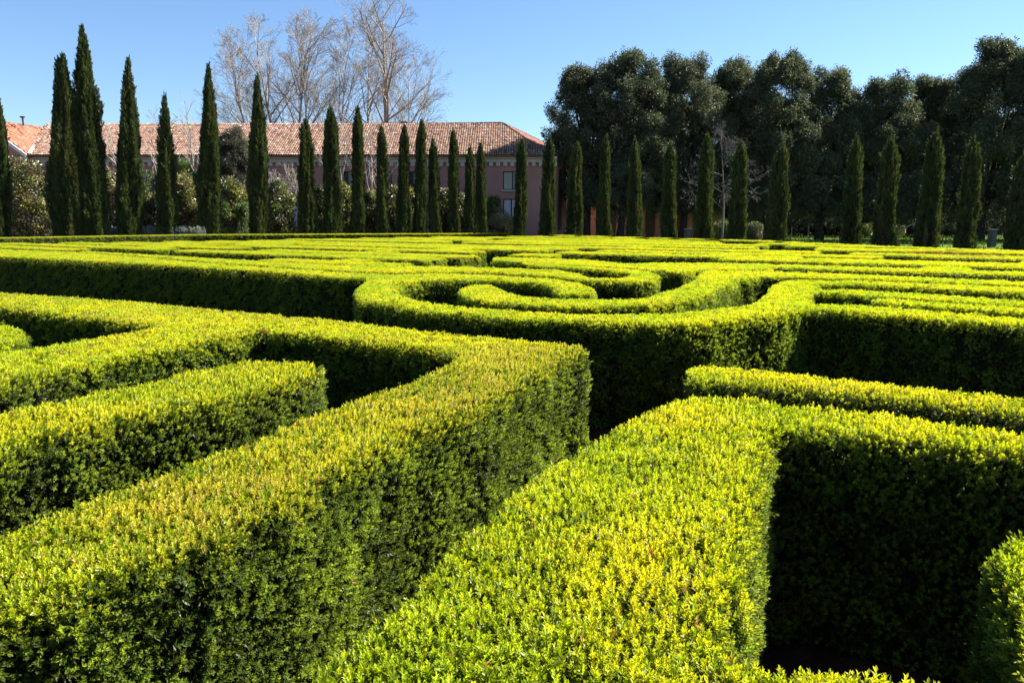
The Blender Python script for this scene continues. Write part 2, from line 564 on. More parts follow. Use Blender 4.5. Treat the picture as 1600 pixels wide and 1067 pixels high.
nh = [0]
def hedge(label, polys_px=None, polys=None, group=None, h=HZ, tone=0.0, name='box_hedge'):
    if polys is None:
        polys = [[on_plane(x, y, h) for x, y in pp] for pp in polys_px]
    nh[0] += 1
    h2 = h + 0.004 * ((nh[0] * 7) % 11 - 5)
    polys = [rounded(p, 0.16) for p in polys]
    if min(math.hypot(x, y) for p in polys for x, y in p) > 5.5:
        polys = [inset(p if area2(p) > 0 else p[::-1], 0.035 if group else 0.06) for p in polys]
    V, F = hedge_mesh(polys, h2, 0.05)
    me = bpy.data.meshes.new(name); me.from_pydata(V, [], F); me.update()
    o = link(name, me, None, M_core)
    tag(o, label, 'hedge', group)
    V, F = hedge_mesh(polys, h2)
    grow_hedge(o, V, F, h2, tone, nh[0], nh[0] in (1, 4))
    return o

def rounded(p, rad):
    """soften the corners a little, as a clipped hedge has them, and drop doubled points"""
    q = []
    for a in p:
        if not q or math.hypot(a[0] - q[-1][0], a[1] - q[-1][1]) > 0.02: q.append(a)
    p = q; n = len(p); out = []
    for i in range(n):
        a, b, c = Vector(p[i-1]), Vector(p[i]), Vector(p[(i+1) % n])
        e1, e2 = a - b, c - b
        ang = e1.angle(e2, math.pi)
        if ang > R(155):
            out.append(tuple(b)); continue
        t = min(rad * 0.6, e1.length * 0.4, e2.length * 0.4)
        out.append(tuple(b + e1.normalized() * t))
        out.append(tuple(b + (e1.normalized() + e2.normalized()) * t * 0.3))
        out.append(tuple(b + e2.normalized() * t))
    return out

# --- hedges close to the camera
hedge('broad yellow-green box hedge in the right foreground with an arm turning right', [[
    (1056, 618), (1120, 616), (1250, 630), (1400, 648), (1600, 676), (2000, 728), (2000, 778), (1600, 712), (1400, 689), (1300, 678), (1216, 674),
    (1206, 735), (1196, 800), (1183, 870), (1172, 950), (1160, 996), (1170, 1010), (1280, 1022), (1420, 1042), (1800, 1098),
    (1800, 1700), (700, 1700), (-60, 1700), (330, 1260), (430, 1072), (568, 962), (678, 858), (802, 757), (896, 694), (990, 645)]], tone=-0.18)
hedge('low yellow hedge strip just behind the arm of the right foreground hedge', [[
    (1070, 566), (1130, 566), (1300, 584), (1600, 615), (2000, 658), (2000, 696), (1600, 642), (1400, 621), (1200, 601), (1062, 590)]], tone=0.35, h=0.86)
hedge('sunlit hedge corner cut off by the right edge of the photo', [[
    (1514, 852), (1580, 816), (1760, 836), (2150, 895), (2300, 1300), (1735, 1300), (1626, 1085), (1577, 975)]], tone=0.2)
hedge('comb-shaped hedge on the left with its big olive tooth reaching the bottom edge', [[
    (-320, 425), (0, 455), (200, 468), (333, 481), (533, 498), (690, 517), (740, 522), (840, 530), (926, 541), (924, 549), (897, 553),
    (821, 592), (776, 624), (642, 676), (553, 727), (464, 787), (397, 817), (331, 853), (199, 900), (132, 926), (0, 966), (-500, 1150),
    (-500, 985), (0, 824), (99, 784), (275, 722), (517, 632), (546, 622), (642, 590), (711, 555), (640, 541), (530, 528), (450, 519), (400, 515),
    (394, 517), (298, 537), (199, 556), (100, 577), (0, 600), (-400, 690), (-400, 622), (0, 545), (60, 539), (142, 526), (232, 511), (232, 505), (100, 492),
    (0, 480), (-320, 452)]], tone=0.3)
hedge('separate hedge with a square end lying between the two teeth of the comb-shaped hedge', [[
    (367, 558), (440, 556), (505, 563), (512, 569), (500, 579), (357, 619), (199, 649), (99, 672), (0, 696), (-400, 790), (-400, 730), (0, 635), (165, 602), (308, 572)]], tone=0.1)
hedge('rounded end of a short hedge at the left edge, framed by the comb-shaped hedge', [[
    (-300, 500), (0, 505), (40, 506), (62, 515), (62, 523), (45, 533), (0, 543), (-300, 590)]], tone=0.0)

# --- the spiral and the long hedges around it
hedge('long dark-fronted hedge that curls into the big spiral and runs on right', [[
    (-300, 379), (0, 400), (200, 410), (400, 422), (530, 433), (567, 433.5), (562, 439), (547, 447), (543, 453), (544, 462), (554, 467.5), (586, 472),
    (620, 479), (652, 485), (699, 488), (736, 491), (774, 495), (830, 498), (875, 500), (950, 503), (1006, 504.5), (1060, 505), (1112, 503.5), (1162, 497),
    (1200, 493), (1237, 489), (1271, 482), (1440, 495), (1600, 507), (2000, 538), (2000, 520), (1600, 493.5), (1480, 484), (1364, 475), (1345, 473), (1281, 472),
    (1281, 456), (1355, 461), (1487, 469.5), (1600, 476), (2000, 500), (2000, 488), (1600, 467), (1470, 458), (1347, 451), (1287, 450), (1287, 442.5),
    (1347, 443.5), (1600, 456.5), (2000, 476), (2000, 466), (1600, 447), (1350, 437), (1226, 435.5), (1206, 439), (1191, 447), (1188, 456), (1170, 467), (1155, 474), (1116, 478.5),
    (1078, 482.5), (1016, 486.5), (969, 487), (912, 487), (856, 485), (800, 481), (736, 477.5), (699, 472), (676, 468.5), (652, 463.5), (635, 457), (630, 449.5),
    (636, 441.5), (661, 437.5), (717, 436), (774, 437), (800, 438.5), (837, 440.5), (853, 446), (860, 454), (866, 458), (940, 458.5), (942, 450),
    (912, 439.5), (866, 434), (800, 430), (760, 427.5), (699, 425.5), (614, 427), (530, 424), (367, 413.5), (233, 402.5), (127, 394), (0, 389), (-300, 371)]])
hedge('inner curl of the spiral with a rounded left lobe and long right arm', [[
    (706, 450), (717, 443.5), (736, 440.5), (774, 440.5), (789, 446), (809, 454), (832, 459), (856, 461.5), (941, 462.5), (987, 463), (1006, 458), (1025, 451.5), (1044, 447.5), (1064, 439),
    (1079, 433), (1082, 427), (1095, 421), (1200, 421.5), (1350, 427), (1600, 437.5), (2000, 453), (2000, 461), (1600, 443), (1350, 433.5), (1237, 430.5), (1200, 430), (1166, 434), (1144, 443),
    (1125, 452), (1097, 462), (1069, 468), (1025, 473), (969, 475.5), (912, 476), (856, 475), (800, 471.5), (764, 469), (736, 466), (717, 460), (707, 454.5)]])
hedge('thin hedge with a rounded left end squeezed between the two right arms of the spiral', [[
    (1347, 466.5), (1362, 463.5), (1487, 472), (1600, 479), (2000, 504), (2000, 516), (1600, 490), (1480, 481), (1364, 472), (1348, 469)]], tone=0.1)
hedge('U-shaped hedge bend behind the spiral, its round right end facing a dark opening', [[
    (127, 392.5), (233, 401), (367, 411.5), (530, 422), (614, 425), (699, 423.5), (760, 424), (800, 426.5), (866, 430.5), (912, 436), (997, 439.5), (1030, 437), (1041, 431), (1036, 425.5),
    (987, 419.5), (931, 416.5), (860, 411.5), (820, 409.5), (820, 412.5), (880, 416.5), (940, 420.5), (976, 425), (974, 430), (955, 433), (930, 432.5), (914, 425.5), (875, 421), (800, 418), (699, 415.5), (614, 415.5), (530, 413.5), (367, 404.5), (233, 397), (160, 393)]])
hedge('curved hedge wrapping the U-shaped bend from behind', [[
    (760, 404), (830, 408), (931, 414.5), (987, 417), (1034, 421), (1070, 424), (1100, 419.5), (1212, 419), (1218, 411), (1140, 409), (1050, 408.5), (978, 409.5), (922, 404.5), (860, 402), (800, 400.5), (770, 400)]])

# --- far rows of the maze, laid out in parallel lines
A_DIR = np.array((-0.848, 0.53)); P_DIR = np.array((0.53, 0.848))
limit_px = [(-320, 382), (0, 380.5), (100, 379.5), (300, 376), (533, 372), (700, 370), (860, 368.8), (1000, 372), (1100, 375), (1200, 377.5), (1385, 386), (1590, 393), (2000, 409)]
lim = [on_plane(x, y, HZ) for x, y in limit_px]
lim = lim + [(24, -2), (-26, -2)]
def inside(pt, poly):
    x, y = pt; c = False
    for i in range(len(poly)):
        x1, y1 = poly[i-1]; x2, y2 = poly[i]
        if (y1 > y) != (y2 > y) and x < (x2 - x1) * (y - y1) / (y2 - y1) + x1: c = not c
    return c
keep_out = [[on_plane(*p, HZ) for p in q] for q in (
    [(690, 428), (690, 405), (770, 397), (930, 400), (1060, 404), (1160, 410), (1210, 419), (2000, 442), (2000, 560), (500, 560), (500, 425)],
    [(-300, 390), (0, 393), (127, 391), (160, 391.5), (233, 394.5), (367, 402.5), (530, 411.5), (614, 413.5), (700, 413.5), (700, 440), (-300, 440)],
)]
cut_px = [(1224, 399, 1246, 407), (1244, 386, 1268, 391), (1188, 385, 1216, 389.5), (1206, 381, 1222, 384), (753, 391, 801, 400), (1288, 392.5, 1318, 395), (895, 397, 925, 402),
          (1490, 428, 1512, 431), (350, 394, 377, 400), (1100, 403, 1128, 407), (855, 389, 875, 393), (1130, 377, 1180, 381)]
cuts = [[on_plane(*p, HZ) for p in ((x0, y0), (x1, y0), (x1, y1), (x0, y1))] for x0, y0, x1, y1 in cut_px]
ordn = ['first', 'second', 'third', 'fourth', 'fifth', 'sixth', 'seventh', 'eighth', 'ninth', 'tenth', 'eleventh', 'twelfth', 'thirteenth', 'fourteenth', 'fifteenth', 'sixteenth', 'seventeenth', 'eighteenth', 'nineteenth', 'twentieth']
rr = random.Random(21)
row_i = 0
s = 11.3
while s < 45.5:
    w = rr.uniform(1.0, 1.14)
    ts = np.arange(-48, 60, 0.15)
    ok = []
    for t in ts:
        c = A_DIR * t + P_DIR * (s + w / 2)
        e = [A_DIR * t + P_DIR * (s + w * 0.02), A_DIR * t + P_DIR * (s + w * 0.98)]
        good = all(inside(q, lim) for q in e) and not any(inside(q, k) for q in e for k in keep_out) and not any(inside(c, k) for k in cuts)
        good = good and -3.2 < c[0] * 0 + (c[0] / max(c[1], 0.5)) * 1 + 2.2 < 6.5 and c[1] > 2
        ok.append(good)
    runs, st = [], None
    for i, g in enumerate(ok + [False]):
        if g and st is None: st = i
        if not g and st is not None:
            if i - st > 6: runs.append((ts[st], ts[i-1]))
            st = None
    pieces = []
    for a, b in runs:
        cur = a
        while b - cur > 16:
            L = rr.uniform(7, 13)
            pieces.append((cur, cur + L)); cur += L + rr.uniform(0.8, 1.0)
        if b - cur > 1.0: pieces.append((cur, b))
    if pieces:
        pieces.sort(key=lambda q: -q[1])
        row_i += 1
        for j, (a, b) in enumerate(pieces):
            wob = [rr.uniform(-0.05, 0.05) for _ in range(4)]
            poly = [A_DIR * a + P_DIR * (s + wob[0]), A_DIR * b + P_DIR * (s + wob[1]), A_DIR * b + P_DIR * (s + w + wob[2]), A_DIR * a + P_DIR * (s + w + wob[3])]
            ps = [[tuple(q) for q in poly]]
            # short cross hedges that close the path to the next row
            for _ in range(1 if b - a > 4 else 0):
                t0 = rr.uniform(a + 0.6, b - 1.6)
                q0 = A_DIR * t0 + P_DIR * (s + w * 0.8); q1 = A_DIR * (t0 + 0.95) + P_DIR * (s + w * 0.8)
                q2 = q1 + P_DIR * (1.25); q3 = q0 + P_DIR * (1.25)
                if all(inside(q, lim) and not any(inside(q, k) for k in keep_out) and not any(inside(q, k) for k in cuts) for q in (q2, q3)):
                    ps.append([tuple(q) for q in (q0, q1, q2, q3)])
            hedge('far maze hedge, %s row behind the spiral, %s piece of that row from the left' % (ordn[row_i-1], ordn[j]),
                  polys=ps, group='straight hedge rows in the far part of the maze', h=HZ + rr.uniform(-0.025, 0.025), tone=rr.uniform(-0.12, 0.14))
    s += w + rr.uniform(0.68, 0.8)

# --- boundary hedges
def band(px, wid, out):
    """strip of the given width along photo points on the hedge-top plane; out=+1 grows away from the camera"""
    c = [Vector(on_plane(x, y, HZ)) for x, y in px]
    o = []
    for i, p in enumerate(c):
        t = (c[min(i+1, len(c)-1)] - c[max(i-1, 0)]).normalized()
        n = Vector((-t.y, t.x)) * out
        o.append(tuple(p + n * wid))
    return [tuple(p) for p in c] + o[::-1]
hedge('long thin boundary hedge along the far left side, in front of the tall cypresses', polys=[band([(-320, 373), (0, 371.5), (150, 369), (300, 366.6), (533, 365.4), (800, 364.6)], 0.95, 1)], tone=0.1)
hedge('long boundary hedge along the far right side, in front of the small cypresses', polys=[band([(872, 366.5), (1000, 370), (1100, 372.7), (1200, 375), (1385, 383.5), (1590, 390), (2000, 405)], 0.95, -1)], tone=0.0)

# ------------------------------------------------------------------ cypresses
cyp_n = [0]
def cypress(label, xb, xt, yt, half, d, group, tips=None, fat=0.0):
    """columnar cypress: base photo column xb, tip (xt, yt), half width in photo pixels, distance d"""
    cyp_n[0] += 1
    r = np.random.default_rng(500 + cyp_n[0])
    base = at(xb, 372, d); base.z = 0.0
    top = at(xt, yt, d)
    H = top.z; lean = (top.x - base.x) / H
    Rm = half * d / FPX * (0.72 if fat < 0.7 else 0.68)
    root = empty('cypress_tree', base)
    tag(root, label, 'cypress', group)
    tm = MB(); tm.tube([(base.x, d, -0.05), (base.x + lean * 0.6, d, 0.6), (base.x + lean * H * 0.9, d, H * 0.9)], [0.16 * Rm + 0.06, 0.13 * Rm + 0.04, 0.015], 7)
    tm.build('trunk', M_bark, root, True)
    spires = [(0.0, 0.0, 1.0, 1.0)] + (tips or [])         # dx, dy (in Rm), height factor, radius factor
    cm = MB(); PP, DD, SS, CC = [], [], [], []
    def prof(t):
        if fat > 0.7:
            return np.where(t < 0.05, 0.8 + 4 * t, np.where(t < 0.86, 1 - (t - 0.05) / 0.81 * 0.36, 0.64 * np.clip(1 - ((t - 0.86) / 0.14), 0, 1) ** 0.75))
        return np.where(t < 0.05, 0.72 + 2 * t, np.where(t < 0.25, 0.82 + 0.18 * np.sin((t - 0.05) / 0.20 * np.pi / 2), np.clip(1 - ((t - 0.25) / 0.75) ** (1.0 + fat), 0, 1) ** 0.8))
    for si, (dx, dy, hf, rf) in enumerate(spires):
        h = H * hf; Rr = Rm * rf
        cx, cy = base.x + dx * Rm, d + dy * Rm
        ph = r.uniform(0, 6.28, 4)
        def lob(an, z):
            return 1 + 0.14 * np.sin(5 * an + ph[0] + z * 0.5) + 0.1 * np.sin(9 * an + ph[1] - z * 0.9) + 0.14 * np.sin(3 * an + ph[2] + z * 1.1) + 0.09 * np.sin(1.9 * z + ph[3]) * np.sin(an + ph[1])
        nz, na = 18, 12
        b = len(cm.v)
        for i in range(nz + 1):
            t = i / nz * 0.985; z = 0.12 + t * (h - 0.2)
            for k in range(na):
                an = 2 * math.pi * k / na
                rad = Rr * float(prof(np.array(t))) * 0.6 * float(lob(an, z)) + 0.01
                cm.v.append((cx + lean * z + rad * math.cos(an), cy + rad * math.sin(an), z))
        for i in range(nz):
            for k in range(na):
                k2 = (k + 1) % na
                cm.f.append((b+i*na+k, b+i*na+k2, b+(i+1)*na+k2, b+(i+1)*na+k))
        n = int(150 * 2 * math.pi * Rr * h * 0.72)
        t = r.uniform(0, 1, n * 2); t = t[r.uniform(0, 1, n * 2) < prof(t) * 0.9 + 0.12][:n]
        n = len(t); z = 0.1 + t * (h - 0.42)
        an = r.uniform(0, 2 * np.pi, n)
        clump = vnoise(np.stack([an * 2.2, z * 0.9, np.full(n, si * 3.0 + cyp_n[0])], 1), 1.6, 4)
        strand = vnoise(np.stack([np.cos(an) * 2.6, np.sin(an) * 2.6, z * 0.22 + cyp_n[0] * 5.0], 1), 1.5, 14)
        rad = Rr * prof(t) * lob(an, z) * (0.52 + 0.22 * clump + 0.5 * strand + r.uniform(0, 0.1, n))
        PP.append(np.stack([cx + lean * h + r.normal(0, 0.03, 14), cy + r.normal(0, 0.03, 14), h - np.linspace(0.25, 1.5, 14)], 1)); DD.append(np.array((lean, 0, 1.0)) + r.normal(0, 0.1, (14, 3))); SS.append(np.full(14, 0.62)); CC.append(np.tile(np.array((0.07, 0.085, 0.028)), (14, 1)))
        stick = r.uniform(0, 1, n) > 0.985
        rad = rad * np.where(stick, 1.16, 1)
        PP.append(np.stack([cx + lean * z + rad * np.cos(an), cy + rad * np.sin(an), z], 1))
        ox = 0.26 * np.cos(an); oy = 0.26 * np.sin(an)
        DD.append(np.stack([ox, oy, np.ones(n)], 1) + r.normal(0, 0.13, (n, 3)))
        SS.append(r.uniform(0.6, 1.15, n) * (0.65 + 0.35 * prof(t)) * np.clip(0.55 + Rm * 0.5, 0.6, 1.1))
        c1, c2, c3 = np.array((0.027, 0.044, 0.017)), np.array((0.098, 0.128, 0.040)), np.array((0.10, 0.085, 0.035))
        k = np.clip(clump * 0.55 + strand * 0.75 + r.normal(0, 0.22, n) - 0.25, 0, 1)[:, None]  # protruding clumps are lighter: sunlit patches put into the foliage colour
        c = c1 + (c2 - c1) * k
        brn = (vnoise(np.stack([an * 1.3, z * 0.7, z * 0], 1), 1.1, 12 + cyp_n[0]) > 0.74)[:, None]
        c = np.where(brn, c + (c3 - c) * 0.45, c)
        CC.append(c * r.uniform(0.8, 1.2, (n, 1)))
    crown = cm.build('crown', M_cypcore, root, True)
    # crown sprays are a sub-part of the crown
    scatter('sprays', crown, np.concatenate(PP), np.concatenate(DD), np.concatenate(SS), np.concatenate(CC), V_cyp, r=r)
    return root

def dl(x): return 1 / (1 / 44.0 + (x / 760.0) * (1 / 62.0 - 1 / 44.0))
def dr(x): return 1 / (1 / 57.0 + ((x - 815) / 775.0) * (1 / 28.0 - 1 / 57.0))
GL = 'cypresses along the far left side of the maze'
GR = 'cypresses along the far right side of the maze'
for lab, xb, xt, yt, hw, tips in [
    ('cypress cut in half by the left edge of the photo', -2, -3, 150, 18, None),
    ('stout cypress with a forked double tip near the left edge', 103, 98, 82, 24, [(-0.55, 0.2, 0.985, 0.55), (0.55, -0.25, 0.66, 0.62)]),
    ('tallest cypress of all, with a single pointed tip', 144, 128, 38, 23.5, [(0.45, -0.3, 0.62, 0.6)]),
    ('tall cypress with a thin second spire on its left side', 203, 200, 88, 19, [(-0.85, 0.3, 0.70, 0.42)]),
    ('short cypress standing alone before the light green shrub', 262, 257, 145, 15.5, None),
    ('tall cypress with a deep vertical groove, left of the round grey-green tree', 328, 326, 97, 17, [(0.5, -0.3, 0.78, 0.6)]),
    ('dark cypress with a slim tip right of the round grey-green tree', 405, 402, 114, 16.5, None),
    ('blunt-topped cypress before the tiled roof, right next to the bare twiggy shrubs', 480, 477, 183, 16, None),
    ('cypress bulging to the right at its base, before the middle of the roof', 521, 516, 165, 16.5, [(0.5, -0.2, 0.55, 0.6)]),
    ('slim cypress before the two bare thin trees of the courtyard', 560, 559, 165, 12.5, None),
    ('cypress just left of the window pair, with an even blunt top', 598, 596, 194, 12, None),
    ('cypress standing between the two close windows', 630, 632, 193, 12.5, None),
    ('tall cypress right of the two close windows, its tip at the ridge', 656, 659, 184, 12, None),
    ('shorter cypress directly right of the one whose tip meets the ridge', 680, 676, 214, 10.5, None),
    ('lone slender cypress before the plain pink wall with space on both sides', 709, 708, 200, 10.5, None),
    ('left one of the two short cypresses standing close together before the facade', 735, 734, 227, 10, None),
    ('right one of the two short cypresses standing close together before the facade', 752, 751, 221, 10, None)]:
    cypress(lab, xb, xt, yt, hw, dl(max(xb, -2)), GL, tips, 0.62 if xb < 450 else 0.8)
for lab, xb, xt, yt, hw, tips in [
    ('cypress covering the right side of the two-leaf windows at the building corner', 811, 816, 214, 11.5, None),
    ('cypress hiding the right corner of the pink building', 855, 859, 212, 13.5, [(-0.4, 0.2, 0.6, 0.7)]),
    ('cypress with a bulge on its right side before the dark end wall', 895, 902, 220, 14, [(0.65, -0.2, 0.5, 0.5)]),
    ('narrow cypress before the sunlit pilasters, left of the oak trunks', 942, 947, 210, 12.5, None),
    ('cypress left of the oak trunk with pink wall on both sides', 990, 993, 214, 12.5, None),
    ('cypress with loose tufts left of the small grey cabinet', 1045, 1047, 221, 14, [(0.35, -0.2, 0.62, 0.6)]),
    ('broad cypress right beside the small grey cabinet', 1098, 1105, 208, 15, None),
    ('leaning cypress in front of the pale bare tree', 1151, 1158, 219, 15, [(-0.5, 0.1, 0.55, 0.6)]),
    ('cypress right of the pale bare tree with a low left shoulder', 1210, 1224, 220, 17, [(-0.5, 0.1, 0.66, 0.7)]),
    ('right-leaning cypress standing before the open strip of lawn', 1329, 1339, 211, 16, None),
    ('cypress with a brushy tip in the middle of the oak gap', 1382, 1393, 214, 17.5, None),
    ('tallest cypress of the right side, beside the fallen pale branch', 1449, 1463, 202, 18.5, None),
    ('cypress with a twig sticking out on its right side', 1509, 1522, 212, 17, None),
    ('dark cypress cut off by the right edge of the photo', 1588, 1602, 236, 18, None)]:
    cypress(lab, xb, xt, yt, hw, dr(xb), GR, tips, 1.0)

# ------------------------------------------------------------------ building
def plaster(name, c1, c2):
    m, nt, p, out = new_mat(name)
    g = nt.nodes.new('ShaderNodeNewGeometry')
    n = nt.nodes.new('ShaderNodeTexNoise'); n.inputs['Scale'].default_value = 0.5; n.inputs['Detail'].default_value = 8; n.inputs['Roughness'].default_value = 0.65
    mp = nt.nodes.new('ShaderNodeMapping'); mp.inputs['Scale'].default_value = (1.0, 1.0, 0.35)
    nt.links.new(g.outputs['Position'], mp.inputs[0]); nt.links.new(mp.outputs[0], n.inputs['Vector'])
    cr = nt.nodes.new('ShaderNodeValToRGB')
    cr.color_ramp.elements[0].position = 0.3; cr.color_ramp.elements[0].color = (*c1, 1)
    cr.color_ramp.elements[1].position = 0.72; cr.color_ramp.elements[1].color = (*c2, 1)
    nt.links.new(n.outputs[0], cr.inputs[0]); nt.links.new(cr.outputs[0], p.inputs['Base Color'])
    p.inputs['Roughness'].default_value = 0.92; p.inputs['Specular IOR Level'].default_value = 0.15
    b = nt.nodes.new('ShaderNodeBump'); b.inputs['Strength'].default_value = 0.25; b.inputs['Distance'].default_value = 0.03
    n2 = nt.nodes.new('ShaderNodeTexNoise'); n2.inputs['Scale'].default_value = 9; n2.inputs['Detail'].default_value = 6
    nt.links.new(g.outputs['Position'], n2.inputs['Vector']); nt.links.new(n2.outputs[0], b.inputs['Height']); nt.links.new(b.outputs[0], p.inputs['Normal'])
    return m
M_pink = plaster('pink_plaster', (0.275, 0.137, 0.112), (0.395, 0.21, 0.175))
M_stone = plaster('pale_stone', (0.36, 0.31, 0.27), (0.50, 0.45, 0.40))
M_brickwall = plaster('old_wall', (0.12, 0.085, 0.075), (0.22, 0.165, 0.145))
M_wood = noise_mat('dark_wood', (0.025, 0.015, 0.012), (0.05, 0.032, 0.025), 6, 0.6)
M_white = noise_mat('white_flashing', (0.55, 0.55, 0.54), (0.68, 0.67, 0.65), 2, 0.7)
M_glass, nt_, p_, o_ = new_mat('window_glass')
p_.inputs['Base Color'].default_value = (0.03, 0.03, 0.035, 1); p_.inputs['Roughness'].default_value = 0.06; p_.inputs['Specular IOR Level'].default_value = 0.8
M_blind = noise_mat('pale_blind', (0.36, 0.37, 0.40), (0.46, 0.47, 0.50), 3, 0.4)
M_tile, nt_, p_, o_ = new_mat('terracotta')
a_ = nt_.nodes.new('ShaderNodeAttribute'); a_.attribute_name = 'tile'
nt_.links.new(a_.outputs['Color'], p_.inputs['Base Color'])
p_.inputs['Roughness'].default_value = 0.85; p_.inputs['Specular IOR Level'].default_value = 0.2

YF, YR = 70.0, 76.0
ZE = at(800, 243, 69.25).z
def wx(px, d, py=300): return at(px, py, d).x
XL, XR = wx(44, YF), wx(868, YF)
bld = empty('pink_building', (wx(450, YF), YF, 0))
tag(bld, 'long two-storey pink building with a terracotta tiled roof behind the left cypresses', 'building')

def facade(m, x0, x1, z0, z1, y, wins, depth=0.22):
    xs = sorted({x0, x1, *[w[0] for w in wins], *[w[1] for w in wins]})
    zs = sorted({z0, z1, *[w[2] for w in wins], *[w[3] for w in wins]})
    for i in range(len(xs) - 1):
        for j in range(len(zs) - 1):
            cx, cz = (xs[i] + xs[i+1]) / 2, (zs[j] + zs[j+1]) / 2
            if any(w[0] < cx < w[1] and w[2] < cz < w[3] for w in wins): continue
            m.add([(xs[i], y, zs[j]), (xs[i+1], y, zs[j]), (xs[i+1], y, zs[j+1]), (xs[i], y, zs[j+1])], [(0, 1, 2, 3)])
    for a, b, c, d in wins:
        m.add([(a, y, c), (b, y, c), (b, y, d), (a, y, d), (a, y+depth, c), (b, y+depth, c), (b, y+depth, d), (a, y+depth, d)],
              [(0, 4, 5, 1), (1, 5, 6, 2), (2, 6, 7, 3), (3, 7, 4, 0)])

def zy(py, d): return at(800, py, d).z
up_px = [(222, 238), (288, 304), (366, 382), (450, 467), (538, 555), (600, 613), (638, 651), (786, 816)]
lo_px = [(786, 812)]
wins = [(wx(a, YF), wx(b, YF), zy(297, YF), zy(268, YF)) for a, b in up_px]
low = [(wx(a, YF), wx(b, YF), 0.7, zy(311, YF)) for a, b in lo_px] + [(wx(a, YF), wx(a + 17, YF), 1.2, zy(312, YF)) for a in (366, 450, 538, 640)]
wm = MB()
facade(wm, XL, XR, 0, ZE, YF, wins + low)
XR2, YB = wx(900, 77.0), 77.0
wm.add([(XR, YF, 0), (XR2, YB, 0), (XR2, YB, ZE), (XR, YF, ZE)], [(0, 1, 2, 3)])
wm.add([(XR2, YB, 0), (XR2 - 4, 82, 0), (XR2 - 4, 82, ZE), (XR2, YB, ZE)], [(0, 1, 2, 3)])
wm.add([(XL, 82, 0), (XR2 - 4, 82, 0), (XR2 - 4, 82, ZE), (XL, 82, ZE)], [(3, 2, 1, 0)])
wm.add([(XL, YF, 0), (XL, 82, 0), (XL, 82, ZE), (XL, YF, ZE)], [(3, 2, 1, 0)])
wm.build('wall', M_pink, bld)

def window(x0, x1, z0, z1, y, blind=False, sill=True):
    m = MB(); t = 0.09
    m.box((x0, y, z0), (x0 + t, y + 0.08, z1)); m.box((x1 - t, y, z0), (x1, y + 0.08, z1))
    m.box((x0 + t, y, z0), (x1 - t, y + 0.08, z0 + t)); m.box((x0 + t, y, z1 - t), (x1 - t, y + 0.08, z1))
    nm = 2 if x1 - x0 > 1.5 else 1
    cx = (x0 + x1) / 2 if nm == 2 else None
    if cx: m.box((cx - 0.06, y, z0 + t), (cx + 0.06, y + 0.08, z1 - t))
    w = m.build('window', M_wood, bld)
    g = MB(); e = 0.003
    spans = [(x0 + t + e, cx - 0.06 - e), (cx + 0.06 + e, x1 - t - e)] if cx else [(x0 + t + e, x1 - t - e)]
    for a, b in spans:
        g = MB(); g.box((a, y + 0.03, z0 + t + e), (b, y + 0.05, z1 - t - e)); g.build('pane', M_blind if blind else M_glass, w)
        if not blind:
            g = MB(); g.box((a, y + 0.10, z0 + t), (b, y + 0.13, z1 - t)); g.build('curtain', M_wood, w)
    if sill:
        g = MB(); g.box((x0 - 0.15, y - 0.34, z0 - 0.14), (x1 + 0.15, y + 0.0, z0 - 0.004)); g.build('sill', M_stone, w)
for a, b, c, d in wins: window(a, b, c, d, YF + 0.12)
for i, (a, b, c, d) in enumerate(low): window(a, b, c, d, YF + 0.12, blind=True, sill=False)
# end wall openings: frames set on the slanted end wall
ev = Vector((XR2 - XR, YB - YF, 0)).normalized(); en = Vector((ev.y, -ev.x, 0))
for f0, f1, z0, z1 in ((0.55, 0.80, 4.9, 6.9), (0.55, 0.80, 1.1, 3.6), (0.12, 0.25, 1.0, 6.9)):
    L = (Vector((XR2, YB, 0)) - Vector((XR, YF, 0))).length
    m = MB()
    a, b = Vector((XR, YF, 0)) + ev * L * f0, Vector((XR, YF, 0)) + ev * L * f1
    q = [a + en * 0.02, b + en * 0.02, b + en * 0.09, a + en * 0.09]
    m.add([(p.x, p.y, z0) for p in q] + [(p.x, p.y, z1) for p in q], [(0, 3, 2, 1), (4, 5, 6, 7), (0, 1, 5, 4), (1, 2, 6, 5), (2, 3, 7, 6), (3, 0, 4, 7)])
    m.build('shutter', M_wood, bld)

# cornice and dentils
cm = MB()
cm.box((XL, YF - 0.22, zy(254, YF)), (XR + 0.05, YF - 0.003, ZE - 0.28))
cm.box((XL, YF - 0.42, ZE - 0.276), (XR + 0.1, YF - 0.003, ZE - 0.08))
cm.build('cornice', M_stone, bld)
dm = MB()
x = XL + 0.3
while x < XR - 0.2:
    dm.box((x, YF - 0.20, zy(260, YF)), (x + 0.36, YF - 0.002, zy(254, YF) - 0.004)); x += 0.68
tag(dm.build('cornice_bracket', M_stone, bld), kind='stuff')

